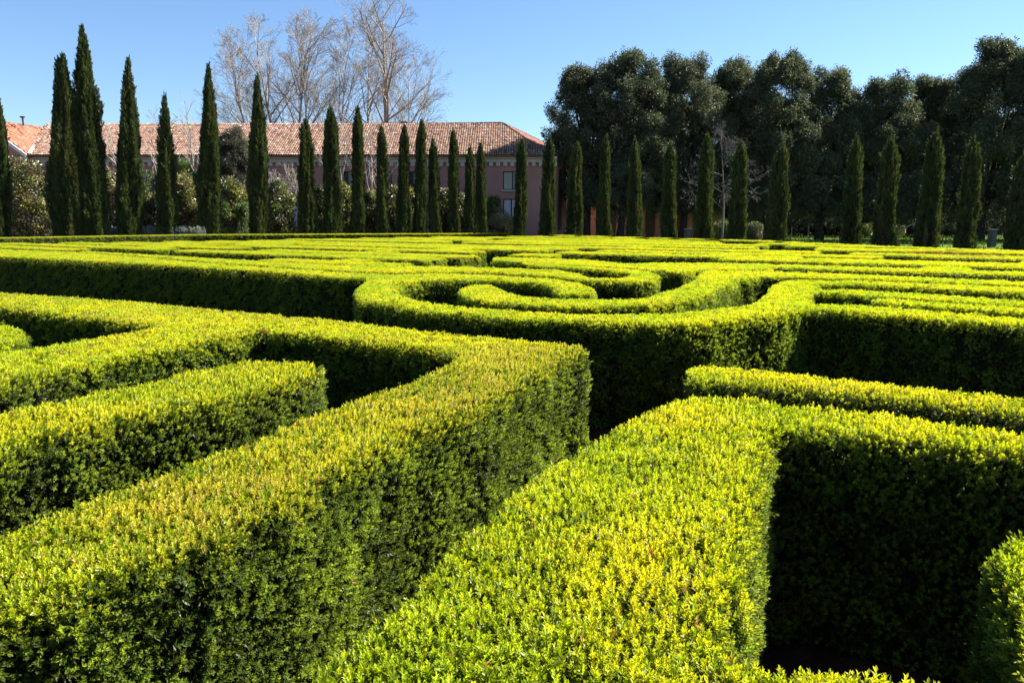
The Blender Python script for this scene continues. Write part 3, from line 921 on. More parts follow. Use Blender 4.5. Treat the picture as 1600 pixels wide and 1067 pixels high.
# roofs with real rows of barrel tiles
def tile_slope(poly, eave_a, eave_b, up, parent, r, c_lo, c_hi, c_dark, step=0.23, course=0.38):
    """barrel tiles over a planar slope: poly = corners, eave_a->eave_b the eave line, up = unit vector up the slope"""
    ea, eb, up = Vector(eave_a), Vector(eave_b), Vector(up).normalized()
    u = (eb - ea).normalized(); nrm = u.cross(up).normalized()
    if nrm.z < 0: nrm = -nrm
    P2 = [((Vector(p) - ea).dot(u), (Vector(p) - ea).dot(up)) for p in poly]
    V, F, C = [], [], []
    u0, u1 = min(p[0] for p in P2), max(p[0] for p in P2)
    x = u0 + step / 2
    while x < u1:
        ys = []
        for i in range(len(P2)):
            (xa, ya), (xb, yb) = P2[i-1], P2[i]
            if (xa - x) * (xb - x) < 0: ys.append(ya + (yb - ya) * (x - xa) / (xb - xa))
        if len(ys) >= 2:
            y, y1 = min(ys), max(ys)
            first = True
            while y < y1 - 0.05:
                l = min(course, y1 - y) + 0.05
                jx, jz = r.uniform(-0.012, 0.012), r.uniform(0, 0.02)
                b = len(V)
                for yy, lift, wd in ((y, 0.055, 0.5), (y + l, 0.015, 0.42)):
                    for k in range(4):
                        a = math.pi * k / 3
                        p = ea + u * (x + jx - math.cos(a) * step * wd) + up * yy + nrm * (math.sin(a) * 0.085 + lift + jz)
                        V.append(tuple(p))
                F += [(b, b+1, b+5, b+4), (b+1, b+2, b+6, b+5), (b+2, b+3, b+7, b+6), (b, b+3, b+2, b+1)]
                k = r.random(); base = [c_lo[i] + (c_hi[i] - c_lo[i]) * k for i in range(3)]
                if r.random() < 0.16: base = [c_dark[i] * r.uniform(0.7, 1.2) for i in range(3)]
                if r.random() < 0.06: base = [0.34, 0.255, 0.20]
                C += [(*base, 1.0)] * 8
                y += course
        x += step
    me = bpy.data.meshes.new('roof_tiles'); me.from_pydata(V, [], F)
    ca = me.color_attributes.new('tile', 'FLOAT_COLOR', 'POINT'); ca.data.foreach_set('color', np.array(C, np.float32).ravel())
    me.materials.append(M_tile); me.update()
    return tag(link('roof_tiles', me, parent), kind='stuff')

M_roofbase = noise_mat('roof_bed', (0.10, 0.05, 0.035), (0.18, 0.09, 0.06), 3, 0.95)
YE = YF - 0.75
zr_l, zr_r = zy(201, YR), zy(193.5, YR)
VL = (wx(75, YR, 201), YR, zr_l); RE = (wx(785, YR, 193), YR, zr_r)
EL = (wx(44, YE), YE, ZE); ER = (wx(858, YE), YE, ZE)
EB = (wx(897, YB + 0.6), YB + 0.6, zy(247, YB + 0.6))
rt = random.Random(5)
rb = MB()
rb.add([EL, ER, RE, VL], [(0, 1, 2, 3)]); rb.add([ER, EB, RE], [(0, 1, 2)])
rb.add([RE, EB, (EB[0] - 3, 83.5, ZE), (EL[0], 83.5, ZE), VL], [(0, 1, 2, 3, 4)])
rb.add([(EL[0], YE, ZE - 0.12), (ER[0], YE, ZE - 0.12), (ER[0], YF, ZE - 0.12), (EL[0], YF, ZE - 0.12)], [(0, 1, 2, 3)])
rb.add([(EL[0], YE, ZE - 0.12), (ER[0], YE, ZE - 0.12), ER, EL], [(0, 1, 2, 3)])
rb.add([(ER[0], YE, ZE - 0.12), (EB[0], EB[1], EB[2] - 0.12), EB, ER], [(0, 1, 2, 3)])
roof = rb.build('roof', M_roofbase, bld)
upv = Vector(RE) - Vector(ER); ue = (Vector(ER) - Vector(EL)).normalized(); upv = upv - ue * upv.dot(ue)
tile_slope([EL, ER, RE, VL], EL, ER, upv, roof, rt, (0.18, 0.10, 0.07), (0.275, 0.168, 0.122), (0.105, 0.066, 0.05))
upv2 = Vector(RE) - Vector(ER); ue2 = (Vector(EB) - Vector(ER)).normalized(); upv2 = upv2 - ue2 * upv2.dot(ue2)
tile_slope([ER, EB, RE], ER, EB, upv2, roof, rt, (0.34, 0.15, 0.11), (0.46, 0.24, 0.19), (0.2, 0.1, 0.07))
rc = MB()
def ridge_caps(m, a, b, r, rad=0.13, L=0.45):
    a, b = Vector(a), Vector(b); n = int((b - a).length / L); t = (b - a) / n
    for i in range(n):
        p = a + t * i; m.tube([p + Vector((0, 0, 0.06 + r.uniform(0, 0.02))), p + t * 1.08 + Vector((0, 0, 0.045))], [rad, rad * 0.82], 7)
ridge_caps(rc, VL, RE, rt); ridge_caps(rc, ER, RE, rt); ridge_caps(rc, EB, RE, rt)
tag(rc.build('ridge_tile', M_roofbase, roof), kind='stuff')
# chimney pot and finials on the ridge
ch = MB()
p = at(632, 194, YR + 0.3); ch.box((p.x - 0.3, p.y - 0.25, p.z - 0.6), (p.x + 0.3, p.y + 0.25, p.z + 0.1)); ch.box((p.x - 0.38, p.y - 0.33, p.z + 0.102), (p.x + 0.38, p.y + 0.33, p.z + 0.2))
ch.build('chimney', M_brickwall, roof)
pm = MB(); p = at(884, 212, 74); pm.tube([(p.x, p.y, 0), (p.x, p.y, p.z)], [0.11, 0.10], 8)
pm.build('downpipe', M_wood, bld, True)

# left wing: gable towards the garden
wing = empty('gabled_wing', (wx(-35, 69), 69, 0))
tag(wing, 'gabled pink wing with an orange tiled roof and white valley strip, left edge', 'building')
YG = 69.2
AP = at(-35, 186, YG - 0.3); GB = at(42, 242, YG - 0.3)
APb = Vector((VL[0], YR, zr_l))
gw = MB()
gl = AP.x - (GB.x - AP.x)
gw.add([(gl, YG, 0), (GB.x - 0.2, YG, 0), (GB.x - 0.2, YG, GB.z), (AP.x, YG, AP.z - 0.15), (gl, YG, GB.z)], [(0, 1, 2, 3, 4)])
gw.add([(GB.x - 0.2, YG, 0), (GB.x - 0.2, YF + 3, 0), (GB.x - 0.2, YF + 3, GB.z), (GB.x - 0.2, YG, GB.z)], [(0, 1, 2, 3)])
gw.build('wall', M_pink, wing)
gr_ = MB()
vb = Vector((EL[0], YE + 0.3, ZE + 0.05))
gr_.add([GB, vb, APb, AP], [(0, 1, 2, 3)])
gr_.add([AP, APb, (gl - 2, YR + 4, GB.z), (gl, YG - 0.3, GB.z)], [(0, 1, 2, 3)])
wroof = gr_.build('roof', M_roofbase, wing)
uw = (vb - GB).normalized(); upw = AP - GB
ue3 = (APb - AP).normalized(); upw = upw - ue3 * upw.dot(ue3)
tile_slope([tuple(GB), tuple(vb), tuple(APb), tuple(AP)], tuple(GB - ue3 * 0.0), tuple(GB + ue3 * 5), upw, wroof, rt, (0.33, 0.135, 0.08), (0.45, 0.215, 0.135), (0.2, 0.09, 0.06))
vg = MB()
def board(m, a, b, w, t, n):
    a, b, n = Vector(a), Vector(b), Vector(n)
    dd = (b - a).normalized(); sdir = dd.cross(n).normalized() * w / 2; nn = n.normalized() * t
    q = [a - sdir, a + sdir, b + sdir, b - sdir]
    m.add([tuple(k) for k in q] + [tuple(k + nn) for k in q], [(0, 3, 2, 1), (4, 5, 6, 7), (0, 1, 5, 4), (1, 2, 6, 5), (2, 3, 7, 6), (3, 0, 4, 7)])
board(vg, GB + Vector((0, -0.1, -0.1)), AP + Vector((0, -0.1, -0.1)), 0.28, 0.12, (0, -1, 0))
vg.build('verge_board', M_white, wing)
vg = MB(); va, vb2 = Vector((EL[0] + 0.25, YE, ZE + 0.22)), Vector((APb.x + 0.1, APb.y, APb.z + 0.22))
board(vg, va, vb2, 0.75, 0.06, Vector((0.35, -0.75, 0.8)))
vg.build('valley_strip', M_white, wing)
vg = MB(); vg.box((gl, YG - 0.15, GB.z - 0.5), (GB.x - 0.1, YG - 0.003, GB.z - 0.22)); vg.build('string_course', M_stone, wing)
vg = MB(); p = at(36, 192, 72); vg.tube([(p.x, p.y, p.z - 0.3), (p.x, p.y, p.z + 0.45)], [0.08, 0.08], 6); vg.box((p.x - 0.2, p.y - 0.1, p.z + 0.46), (p.x + 0.2, p.y + 0.1, p.z + 0.6)); vg.build('chimney_pot', M_wood, wroof)

# low loggia to the right of the corner, seen between the oak trunks
log = empty('low_loggia', (wx(960, 80), 80, 0))
tag(log, 'low pink loggia with sunlit pilasters seen between the trunks right of the main building', 'building')
YLg = 81.0
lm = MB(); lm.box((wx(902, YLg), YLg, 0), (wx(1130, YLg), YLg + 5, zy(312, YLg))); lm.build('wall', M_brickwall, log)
lm = MB(); lm.box((wx(900, YLg), YLg - 0.7, zy(312, YLg) + 0.003), (wx(1133, YLg), YLg + 5.5, zy(305, YLg))); lm.build('roof', M_roofbase, log)
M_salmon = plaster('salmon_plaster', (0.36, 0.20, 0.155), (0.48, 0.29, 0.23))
for px in (908, 928, 951, 968, 979, 1006, 1030, 1056, 1080):
    lm = MB(); a = wx(px, YLg - 0.5)
    lm.box((a - 0.26, YLg - 0.55, 0.55), (a + 0.26, YLg - 0.003, zy(316, YLg))); o = lm.build('pilaster', M_salmon, log)
    lm = MB(); lm.box((a - 0.36, YLg - 0.65, 0), (a + 0.36, YLg - 0.002, 0.546)); lm.build('base', M_salmon, o)
    lm = MB(); lm.box((a - 0.34, YLg - 0.64, zy(316, YLg) + 0.003), (a + 0.34, YLg - 0.002, zy(312.5, YLg))); lm.build('capital', M_stone, o)

# old wall at the back of the oaks
bw = MB()
for i in range(26):
    x0 = 15 + i * 4.0
    bw.box((x0, 104, 0), (x0 + 3.996, 104.5, 2.6 + 0.1 * math.sin(i * 2.3)))
tag(bw.build('garden_wall', M_brickwall), 'old low brick wall behind the dark evergreen oaks', 'wall')
bc = MB(); bc.box((15, 103.9, 2.75), (119, 104.6, 2.9))
bc.build('coping', M_stone, bpy.data.objects['garden_wall'])

# ------------------------------------------------------------------ evergreen oaks
oak_n = [0]
def oak(label, px, py, half, d, low=326, skew=0.0, n_lobes=34, dens_k=1.0):
    n_lobes = int(n_lobes * 2.9)
    oak_n[0] += 1
    r = np.random.default_rng(900 + oak_n[0])
    base = at(px, 372, d); base.z = 0
    H = at(px, py, d).z; Rx = half * d / FPX
    zl = at(px, low + (8 if low > 310 else 0), d).z
    root = empty('evergreen_oak', base)
    tag(root, label, 'oak tree', 'evergreen oaks on the right')
    lobes = []
    for i in range(n_lobes):
        t = r.uniform(0, 1) ** 1.05
        z = zl + (H - zl) * (0.06 + 0.86 * t)
        wv = math.sin(math.pi * min(1, 0.30 + 0.62 * t)) ** 0.7
        a = r.uniform(0, 6.28); q = Rx * wv * (r.uniform(0.12, 1) ** 0.6) * 0.95
        rad = r.uniform(0.07, 0.15) * Rx + 0.3
        if r.uniform(0, 1) < 0.35: q = Rx * wv * r.uniform(0.85, 1.12); rad *= 0.7
        lobes.append((base.x + q * math.cos(a) + skew * t * Rx, d + q * math.sin(a) * 0.8, z, rad))
    for k in range(6):
        lobes.append((base.x + skew * Rx + r.normal(0, 0.2) * Rx, d + r.normal(0, 0.5), H - r.uniform(0.3, 1.6), r.uniform(0.5, 0.9)))
    tm = MB()
    k = r.uniform(-0.3, 0.3)
    fork = Vector((base.x + k, d, max(zl * 0.8, 2.5)))
    tm.tube([(base.x, d, -0.1), (base.x + 0.4 * k, d, 1.0), fork], [0.55, 0.36, 0.32], 9)
    tm.build('trunk', M_darkbark, root, True)
    bm_ = MB()
    for (x, y, z, rad) in lobes[:22]:
        e = Vector((x, y, z)); m1 = fork.lerp(e, 0.4) + Vector((0, 0, 0.6)); m2 = fork.lerp(e, 0.75)
        bm_.tube([fork - Vector((0, 0, 0.2)), m1, m2, e], [0.17, 0.11, 0.07, 0.02], 5, False)
    bm_.build('limbs', M_darkbark, root, True)
    PP, DD, SS, CC = [], [], [], []
    for li, (x, y, z, rad) in enumerate(lobes):
        n = int(105 * dens_k * rad * rad)
        v = r.normal(0, 1, (n, 3)); v /= np.linalg.norm(v, axis=1, keepdims=True)
        q = rad * (0.3 + 0.7 * r.uniform(0, 1, n) ** 0.6) * (0.75 + 0.5 * r.uniform(0, 1, n)) * np.where(r.uniform(0, 1, n) < 0.12, 1.35, 1)
        P = np.array((x, y, z)) + v * q[:, None] * np.array((0.95, 0.95, 1.1))
        ok = P[:, 2] > zl - 0.6 + r.uniform(-0.5, 0.8, n)
        gap = vnoise(P, 0.6, 5) * 0.6 + vnoise(P, 1.7, 6) * 0.4
        ok &= gap > 0.345
        P, v = P[ok], v[ok]; m = len(P)
        PP.append(P); DD.append(v + np.array((0, 0, 0.5)) + r.normal(0, 0.3, (m, 3)))
        SS.append(r.uniform(0.65, 1.25, m))
        c1, c2 = np.array((0.045, 0.056, 0.034)), np.array((0.15, 0.163, 0.098))
        kk = np.clip(0.12 + r.uniform(0, 1) * 0.32 + r.normal(0, 0.27, m), 0, 1)[:, None]
        CC.append(c1 + (c2 - c1) * kk)
    n = int(26 * Rx * Rx * 0.8 * (H - zl) / 9)            # looser inner leaves join the clumps
    t = r.uniform(0, 1, n); wv = np.sin(np.pi * np.minimum(1, 0.26 + 0.68 * t)) ** 0.7
    a = r.uniform(0, 6.28, n); q = Rx * wv * np.sqrt(r.uniform(0, 1, n)) * 0.93
    P = np.stack([base.x + q * np.cos(a) + skew * t * Rx, d + q * np.sin(a) * 0.8, zl - 0.8 + (H - zl + 0.2) * t], 1)
    ok = vnoise(P, 0.55, 15) * 0.6 + vnoise(P, 1.5, 16) * 0.4 > 0.34
    P = P[ok]; m = len(P)
    PP.append(P); DD.append(r.normal(0, 0.7, (m, 3)) + np.array((0, 0, 0.6))); SS.append(r.uniform(0.8, 1.35, m))
    CC.append(c1 + (c2 - c1) * np.clip(r.normal(0.35, 0.25, m), 0, 1)[:, None])
    scatter('crown', root, np.concatenate(PP), np.concatenate(DD), np.concatenate(SS), np.concatenate(CC), V_oak, kind=None, r=r)
for a in [
    ('evergreen oak at the left end of its row, leaning over the building corner', 916, 108, 54, 72, 262, -0.22, 28),
    ('tall rounded evergreen oak behind the narrow cypresses right of the building', 968, 80, 84, 71, 322, 0.05, 40),
    ('evergreen oak right above the small grey cabinet', 1065, 92, 76, 73, 322, 0, 36),
    ('evergreen oak directly behind the pale bare tree', 1140, 100, 74, 76, 318, 0, 34),
    ('broad evergreen oak right of the pale bare tree', 1210, 88, 76, 72, 330, 0, 38),
    ('evergreen oak left of the dip in the tree line', 1280, 108, 66, 73, 332, 0, 34),
    ('lower evergreen oak standing in the dip of the tree line', 1372, 120, 66, 72, 334, 0, 34),
    ('evergreen oak just right of the dip in the tree line', 1440, 120, 62, 74, 334, 0, 32),
    ('tall evergreen oak rising towards the right edge', 1530, 66, 84, 70, 336, 0.1, 42),
    ('tallest evergreen oak, cut off by the right edge of the photo', 1618, 52, 80, 68, 338, 0, 42),
    ('evergreen oak in the back row, seen between the first trunks', 1015, 150, 90, 90, 334, 0, 30),
    ('evergreen oak in the back row behind the cypress with a low left shoulder', 1180, 150, 90, 92, 336, 0, 30),
    ('evergreen oak in the back row filling the dip', 1330, 165, 95, 92, 338, 0, 30),
    ('evergreen oak in the back row behind the tallest right cypress', 1480, 150, 95, 90, 338, 0, 30),
    ('far evergreen oak added for shade beyond the garden wall, left of the lawn strip', 1230, 200, 80, 113, 345, 0, 22),  # row added behind the wall to throw shade on it
    ('far evergreen oak added for shade beyond the garden wall, in the tree-line dip', 1360, 200, 80, 113, 345, 0, 22),
    ('far evergreen oak added for shade beyond the garden wall, right of the dip', 1470, 200, 80, 113, 345, 0, 22),
    ('far evergreen oak added for shade beyond the garden wall at the right edge', 1590, 200, 90, 113, 345, 0, 22),
    ('unseen evergreen oak added for shade outside the right edge', 1760, 90, 90, 76, 338, 0, 30)]:  # added out of view to cast shade from the right
    oak(*a)

r = np.random.default_rng(61)  # dark leaf clusters added to stand in for shade around the wall
n = 9000
P = np.stack([r.uniform(8, 150, n), np.where(r.uniform(0, 1, n) < 0.55, 128, 99) + r.uniform(-2.5, 2.5, n), 7.5 * r.uniform(0, 1, n) ** 0.8], 1)
P[:, 2] *= np.where(P[:, 1] < 110, 0.45, 1.0)
P[:, 2] *= 0.8 + 0.4 * vnoise(P * np.array((1, 0, 0)), 0.25, 2)
tag(scatter('added_undergrowth', None, P, r.normal(0, 0.6, (n, 3)) + np.array((0, -0.3, 0.6)), r.uniform(1.5, 2.6, n), np.array((0.03, 0.04, 0.022)) * r.uniform(0.7, 1.4, (n, 1)), V_oak, r=r), 'added dark undergrowth standing in for shade in front of and beyond the garden wall')

# ------------------------------------------------------------------ bare trees
def grow(m_thick, m_thin, p, d, L, rad, lev, maxlev, r, up=0.25, spread=0.6, nseg=4, kids=(3, 5), tw=0.012):
    pts, rads = [Vector(p)], [rad]
    d = Vector(d).normalized(); q = Vector(p)
    for i in range(nseg):
        g = 0.035 if lev == 0 else 0.11
        d = (d + Vector((r.gauss(0, g), r.gauss(0, g), r.gauss(0, 0.07) + up * 0.12))).normalized()
        q = q + d * (L / nseg)
        pts.append(q.copy()); rads.append(max(tw, rad * (1 - (0.9 if lev == 0 else 0.68) * (i + 1) / nseg)))
    rads = rads if lev < maxlev else [tw * 0.8] * len(rads)
    (m_thick if lev < 2 else m_thin).tube(pts, rads, 7 if lev == 0 else (5 if lev < 2 else 3), lev == 0)
    if lev >= maxlev: return
    n = r.randint(*kids) + (9 if lev == 0 else 0)
    for k in range(n):
        t = 0.28 + 0.72 * (k + r.random() * 0.8) / n if lev else 0.36 + 0.64 * (k + r.random()) / n
        t = min(t, 0.99)
        if lev == 0: t = 0.30 + 0.69 * (k + r.random()) / n
        i = min(int(t * nseg), nseg - 1); f = t * nseg - i
        b = pts[i].lerp(pts[i+1], f)
        a = r.uniform(0, 6.283)
        ax = (pts[i+1] - pts[i]).normalized(); o = ax.orthogonal().normalized(); o2 = ax.cross(o)
        rd = (o * math.cos(a) + o2 * math.sin(a))
        nd = (ax * (1 - spread * 0.45) + rd * spread * r.uniform(0.7, 1.2) + Vector((0, 0, up * 0.7))).normalized()
        grow(m_thick, m_thin, b, nd, L * (r.uniform(0.36, 0.50) * (1.15 - 0.8 * t) if lev == 0 else r.uniform(0.40, 0.62) * (1.1 - 0.35 * t)), max(tw, min(rads[i] * 0.8, rad * r.uniform(0.26, 0.42) if lev == 0 else rads[i] * r.uniform(0.45, 0.6))), lev + 1, maxlev, r, up, spread, 4 if lev < 2 else 3, kids, tw)

def bare_tree(label, px, py, d, rad, lean=0.0, up=0.3, spread=0.62, maxlev=4, kids=(3, 5), seed=1, mats=None, name='bare_tree', stems=1, tw=0.012, cat='bare tree', grp=None):
    r = random.Random(seed)
    base = at(px, 372, d); base.z = 0
    H = at(px, py, d).z
    root = empty(name, base); tag(root, label, cat, grp)
    a, b = MB(), MB()
    for sidx in range(stems):
        l = lean + (r.uniform(-0.28, 0.28) if stems > 1 else 0)
        grow(a, b, (base.x + (sidx - stems / 2) * 0.25, d, -0.1), (l, r.uniform(-0.08, 0.08), 1), H * 0.96 * (1 if stems == 1 else r.uniform(0.8, 1)), rad, 0, maxlev, r, up, spread, 6, kids, tw)
    t = a.build('trunk', (mats or (M_plane, M_twig))[0], root, True)
    b.build('crown', (mats or (M_plane, M_twig))[1], root)
    return root
GB_ = 'bare plane trees rising behind the tiled roof'
for lab, px, py, d, rad, lean, seed, sp, ml, up in [
    ('tallest bare plane tree, with one strong central trunk behind the roof', 622, 4, 96, 0.50, -0.02, 3, 0.72, 4, 0.16),
    ('bare plane tree with an upright trunk in the middle of the left bare group', 446, 42, 98, 0.34, 0.0, 5, 0.66, 4, 0.14),
    ('slanting bare plane tree leaning right in the left bare group', 455, 50, 95, 0.36, 0.15, 8, 0.66, 4, 0.14),
    ('bare plane tree leaning left, leftmost of the bare trees behind the roof', 426, 84, 97, 0.28, -0.07, 11, 0.6, 4, 0.16),
    ('thin bare plane tree at the right of the left bare group', 490, 52, 99, 0.26, 0.03, 13, 0.6, 4, 0.16),
    ('thin bare tree in the gap between the two bare groups', 525, 66, 97, 0.22, 0.03, 17, 0.5, 4, 0.2),
    ('dense twiggy bare tree left of the tallest bare tree', 578, 50, 100, 0.28, 0.0, 19, 0.75, 4, 0.14),
    ('low bare tree spreading right of the tallest bare tree', 644, 96, 98, 0.22, 0.0, 29, 0.6, 4, 0.16)]:
    bare_tree(lab, px, py, d, rad, lean, up, sp, ml, (5, 7), seed, grp=GB_, tw=0.0125)
bare_tree('small bare forked tree rising above the roof edge left of the short lone cypress', 236, 178, 62, 0.17, -0.03, 0.3, 0.6, 3, (2, 4), 31, stems=2)
bare_tree('thin bare tree leaning left before the roof, beside the grooved cypress', 318, 165, 62, 0.14, -0.06, 0.3, 0.5, 3, (2, 3), 33)
bare_tree('thin bare courtyard tree between the two cypresses at mid roof', 546, 190, 64, 0.11, -0.05, 0.3, 0.5, 3, (3, 4), 35)
bare_tree('spreading bare courtyard tree left of the window pair', 582, 200, 64, 0.11, 0.05, 0.25, 0.65, 3, (3, 4), 37)
bare_tree('bushy bare shrub of brown twigs before the pink wall at mid left', 440, 250, 63, 0.06, 0, 0.2, 0.8, 3, (4, 5), 39, stems=6, cat='bare shrub', name='bare_shrub')
bare_tree('pale grey bare tree with drooping twigs standing in front of the dark oaks', 1130, 200, 60, 0.11, 0.02, 0.02, 0.9, 4, (5, 6), 41, mats=(M_greytwig, M_greytwig), tw=0.011)

# ------------------------------------------------------------------ shrubs behind the left cypresses
sh_n = [0]
def shrub(label, px, py, half, d, cols, coll=None, dens_k=1.0, flat=1.0, cat='shrub', name='shrub', low=None, grp=None, squar=0.0):
    sh_n[0] += 1
    r = np.random.default_rng(1500 + sh_n[0])
    base = at(px, 372, d); base.z = 0
    H = at(px, py, d).z; Rx = half * d / FPX
    root = empty(name, base); tag(root, label, cat, grp)
    sm = MB()
    for i in range(7):
        a = r.uniform(0, 6.28); q = Rx * r.uniform(0.2, 0.75)
        e = Vector((base.x + q * math.cos(a), d + q * math.sin(a), H * r.uniform(0.55, 0.9)))
        sm.tube([(base.x + 0.1 * math.cos(a), d + 0.1 * math.sin(a), -0.05), (base.x + 0.5 * q * math.cos(a), d + 0.5 * q * math.sin(a), e.z * 0.5), e], [0.06, 0.045, 0.015], 5, False)
    sm.build('stem', M_bark, root, True)
    coll = coll or V_shrub
    vol = Rx * Rx * H
    n = int(min(3200, 70 * (Rx + 0.6) * (H + 0.4) * dens_k * (2.0 if coll is V_fine else 1.0)))
    v = r.normal(0, 1, (n, 3)); v /= np.linalg.norm(v, axis=1, keepdims=True)
    q = (0.5 + 0.5 * r.uniform(0, 1, n) ** 0.5)[:, None]
    if squar: v = np.sign(v) * np.abs(v) ** (1 - squar); v /= np.max(np.abs(v), axis=1, keepdims=True) ** squar
    zc = H * 0.5 if low is None else (at(px, low, d).z + H) / 2
    hz = H - zc
    P = np.stack([base.x + v[:, 0] * q[:, 0] * Rx, d + v[:, 1] * q[:, 0] * Rx * 0.8, zc + v[:, 2] * q[:, 0] * hz], 1)
    P += (vnoise(P, 1.2, 3)[:, None] - 0.5) * 0.9 * (1 - squar)
    ok = (vnoise(P, 1.5, 7) > 0.3) & (P[:, 2] > 0.15)
    P, v = P[ok], v[ok]; n = len(P)
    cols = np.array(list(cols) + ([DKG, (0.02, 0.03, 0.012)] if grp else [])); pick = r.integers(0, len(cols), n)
    big = vnoise(P, 0.9, 8)
    pick = np.where(r.uniform(0, 1, n) < 0.5, np.clip((big * len(cols)).astype(int), 0, len(cols) - 1), pick)
    scatter('foliage', root, P, v + np.array((0, 0, 0.4)) + r.normal(0, 0.4, (n, 3)), r.uniform(0.65, 1.3, n), cols[pick] * r.uniform(0.75, 1.25, (n, 1)), coll, r=r)
DKG, MDG, LTG = (0.035, 0.055, 0.02), (0.07, 0.10, 0.025), (0.13, 0.19, 0.03)
PALE, YEL, BRN = (0.27, 0.27, 0.13), (0.2, 0.2, 0.04), (0.12, 0.08, 0.05)
GS = 'broad-leaved shrubs behind the left cypresses'
for lab, px, py, hw, d, cols in [
    ('tall magnolia-like shrub with pale glossy leaves under the gabled wing', 42, 246, 40, 55, (DKG, MDG, PALE, BRN, YEL)),
    ('brownish shrub between the tallest cypress and the one with a second spire', 172, 268, 22, 57, (DKG, BRN, PALE, MDG)),
    ('dark shrub behind the short lone cypress, on its left', 226, 266, 24, 57, (DKG, DKG, MDG, PALE)),
    ('pale-leaved shrub low between the lone cypress and the grooved one', 291, 272, 24, 57, (DKG, PALE, YEL, BRN, MDG)),
    ('yellowish loose shrub under the round grey-green tree', 366, 276, 25, 57, (YEL, PALE, MDG, BRN)),
    ('twig-filled shrub right of the dark slim-tipped cypress', 440, 282, 24, 59, (BRN, MDG, DKG, PALE, LTG)),
    ('dark leafy shrub left of the cypress that bulges at its base', 500, 286, 18, 60, (DKG, MDG, PALE)),
    ('pale spotted shrub between the bulging cypress and the slim one', 541, 284, 18, 61, (DKG, MDG, PALE, YEL)),
    ('green shrub under the left window of the pair', 580, 294, 18, 62, (DKG, MDG, PALE)),
    ('green shrub under the right window of the pair', 614, 292, 17, 62, (DKG, MDG, PALE, BRN)),
    ('shrub with pale leaves right of the second window', 646, 294, 15, 63, (DKG, MDG, YEL, PALE)),
    ('low dark shrub under the plain pink wall', 694, 298, 17, 64, (DKG, MDG, BRN, PALE)),
    ('low shrub left of the two close short cypresses', 722, 306, 13, 64, (DKG, MDG, PALE, BRN)),
    ('yellow-green bush just right of the two close short cypresses', 768, 304, 13, 65, (LTG, YEL, MDG))]:
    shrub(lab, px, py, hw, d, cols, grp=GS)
shrub('bright green feathery bush beside the grooved cypress', 293, 246, 22, 58.5, (LTG, (0.10, 0.17, 0.02), MDG), V_fine, 1.6)
shrub('round grey-green olive-like tree between two tall cypresses', 372, 203, 25, 60, ((0.05, 0.055, 0.035), (0.08, 0.085, 0.055), (0.035, 0.04, 0.025)), V_fine, 2.2, cat='tree', name='olive_tree', low=290)
shrub('clipped green hedge block under the yellowish loose shrub', 372, 318, 24, 56, ((0.06, 0.11, 0.02), MDG), V_fine, 2.0, cat='hedge', name='clipped_hedge', squar=0.6)
shrub('pale pinkish flowering bush under the corner windows', 782, 330, 20, 64, ((0.30, 0.24, 0.17), PALE, MDG, (0.20, 0.16, 0.09)), V_fine, 2.0)
shrub('low bush with light leaves at the foot of the pale bare tree', 1127, 345, 17, 62, (MDG, BRN, LTG), V_fine, 1.4)
shrub('leafy low bush under the oaks right of the leaning cypress', 1178, 346, 13, 63, (MDG, DKG, BRN), V_fine, 1.4)
shrub('yellow-green small bush on the lawn under the oaks', 1352, 350, 10, 80, (LTG, YEL, MDG), V_fine, 1.4)
shrub('pale small bush on the lawn beside the fallen branch', 1398, 353, 12, 80, (LTG, PALE, MDG), V_fine, 1.2)

# lavender strip
r = np.random.default_rng(77)
n = 2600
xx = r.uniform(wx(148, 47), wx(312, 49), n)
P = np.stack([xx, 48.2 + (xx + 28) * 0.15 + r.uniform(-0.5, 0.5, n), 0.85 + r.uniform(-0.5, 0.3, n)], 1)
lav = scatter('lavender', None, P, r.normal(0, 0.3, (n, 3)) + np.array((0, 0, 1)), r.uniform(0.5, 0.9, n), np.array((0.20, 0.22, 0.20)) * r.uniform(0.7, 1.3, (n, 1)), V_cyp, r=r)

# tufts of grass on the lawn
n = 9000
P = np.stack([r.uniform(10, 75, n), r.uniform(30, 90, n), np.full(n, 0.02)], 1)
P = P[(P[:, 0] - 8.5) > (57 - P[:, 1]) * 0.5]
scatter('grass', None, P, r.normal(0, 0.25, (len(P), 3)) + np.array((0, 0, 1)), r.uniform(0.3, 0.55, len(P)), np.array((0.09, 0.15, 0.025)) * r.uniform(0.7, 1.3, (len(P), 1)), V_cyp, r=r)

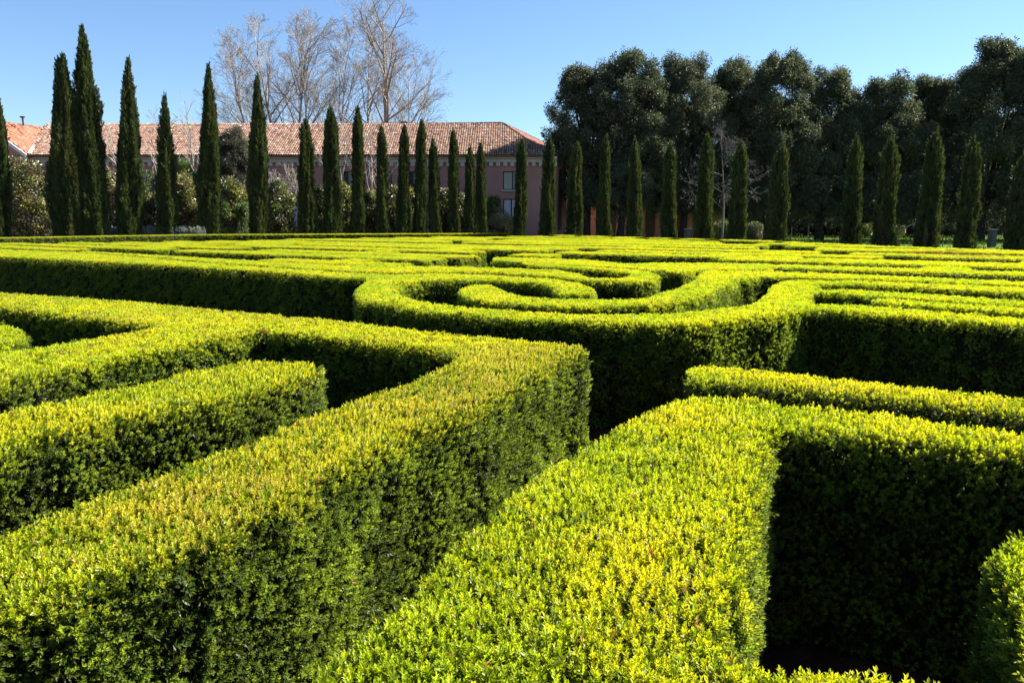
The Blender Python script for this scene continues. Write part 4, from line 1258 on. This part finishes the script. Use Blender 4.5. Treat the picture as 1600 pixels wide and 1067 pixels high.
# ------------------------------------------------------------------ small things
M_grey = noise_mat('grey_paint', (0.03, 0.034, 0.046), (0.045, 0.05, 0.066), 3, 0.5)
M_dgrey = noise_mat('dark_grey_paint', (0.09, 0.09, 0.10), (0.13, 0.13, 0.14), 3, 0.5)
def cabinet(label, px, d, w, h):
    p = at(px, 372, d)
    root = empty('grey_cabinet', (p.x, d, 0)); tag(root, label, 'cabinet')
    m = MB(); m.box((p.x - w/2, d, 0.1), (p.x + w/2, d + 0.4, h)); b = m.build('body', M_grey, root)
    m = MB(); m.box((p.x - w/2 + 0.04, d - 0.025, 0.25), (p.x + w/2 - 0.04, d - 0.002, h - 0.12)); dd = m.build('door', M_grey, root)
    m = MB(); m.box((p.x + w/2 - 0.14, d - 0.05, h * 0.5), (p.x + w/2 - 0.1, d - 0.027, h * 0.5 + 0.14)); m.build('handle', M_dgrey, dd)
    for k in range(4):
        m = MB(); m.box((p.x - w/2 + 0.12, d - 0.045, h - 0.26 - k * 0.06), (p.x + w/2 - 0.18, d - 0.027, h - 0.23 - k * 0.06)); m.build('louvre', M_dgrey, dd)
    m = MB(); m.box((p.x - w/2 - 0.05, d - 0.06, h + 0.002), (p.x + w/2 + 0.05, d + 0.46, h + 0.07)); m.build('lid', M_dgrey, root)
    m = MB(); m.box((p.x - w/2 + 0.03, d + 0.02, 0), (p.x + w/2 - 0.03, d + 0.38, 0.098)); m.build('plinth', M_dgrey, root)
cabinet('small grey cabinet with a pale lid under the oaks beside the broad cypress', 1076, 56, 0.5, 1.25)
cabinet('tall grey cabinet on the lawn near the right edge, behind the last cypresses', 1553, 52, 0.42, 1.25)

# fallen pale branch
br = MB(); rr2 = random.Random(4)
p0 = at(1392, 358, 62); p0.z = 0.6
tip = at(1438, 345, 62)
br.tube([p0, p0.lerp(tip, 0.5) + Vector((0, 0, 0.12)), tip], [0.07, 0.05, 0.015], 6)
for k in range(7):
    f = 0.3 + 0.1 * k; b = p0.lerp(tip, f) + Vector((0, 0, 0.08))
    br.tube([b, b + Vector((rr2.uniform(0.1, 0.5), rr2.uniform(-0.3, 0.3), rr2.uniform(-0.15, 0.35)))], [0.025, 0.008], 4)
br.tube([(p0.x, p0.y, 0), p0], [0.09, 0.07], 6)
tag(br.build('broken_branch', M_plane, None, True), 'pale broken branch sticking out over the lawn beside the tallest right cypress', 'branch')

# thin stakes on the lawn
for i, (px, d) in enumerate(((1236, 60), (1262, 60), (1357, 58), (1405, 57))):
    m = MB(); p = at(px, 372, d); m.tube([(p.x, d, 0), (p.x, d, 1.5)], [0.025, 0.022], 6)
    nm = ['left one of two thin stakes on the lawn strip', 'right one of two thin stakes on the lawn strip', 'thin stake left of the cypress with a brushy tip', 'thin stake left of the broken branch'][i]
    tag(m.build('wooden_stake', M_bark), nm, 'stake', 'thin stakes on the lawn')
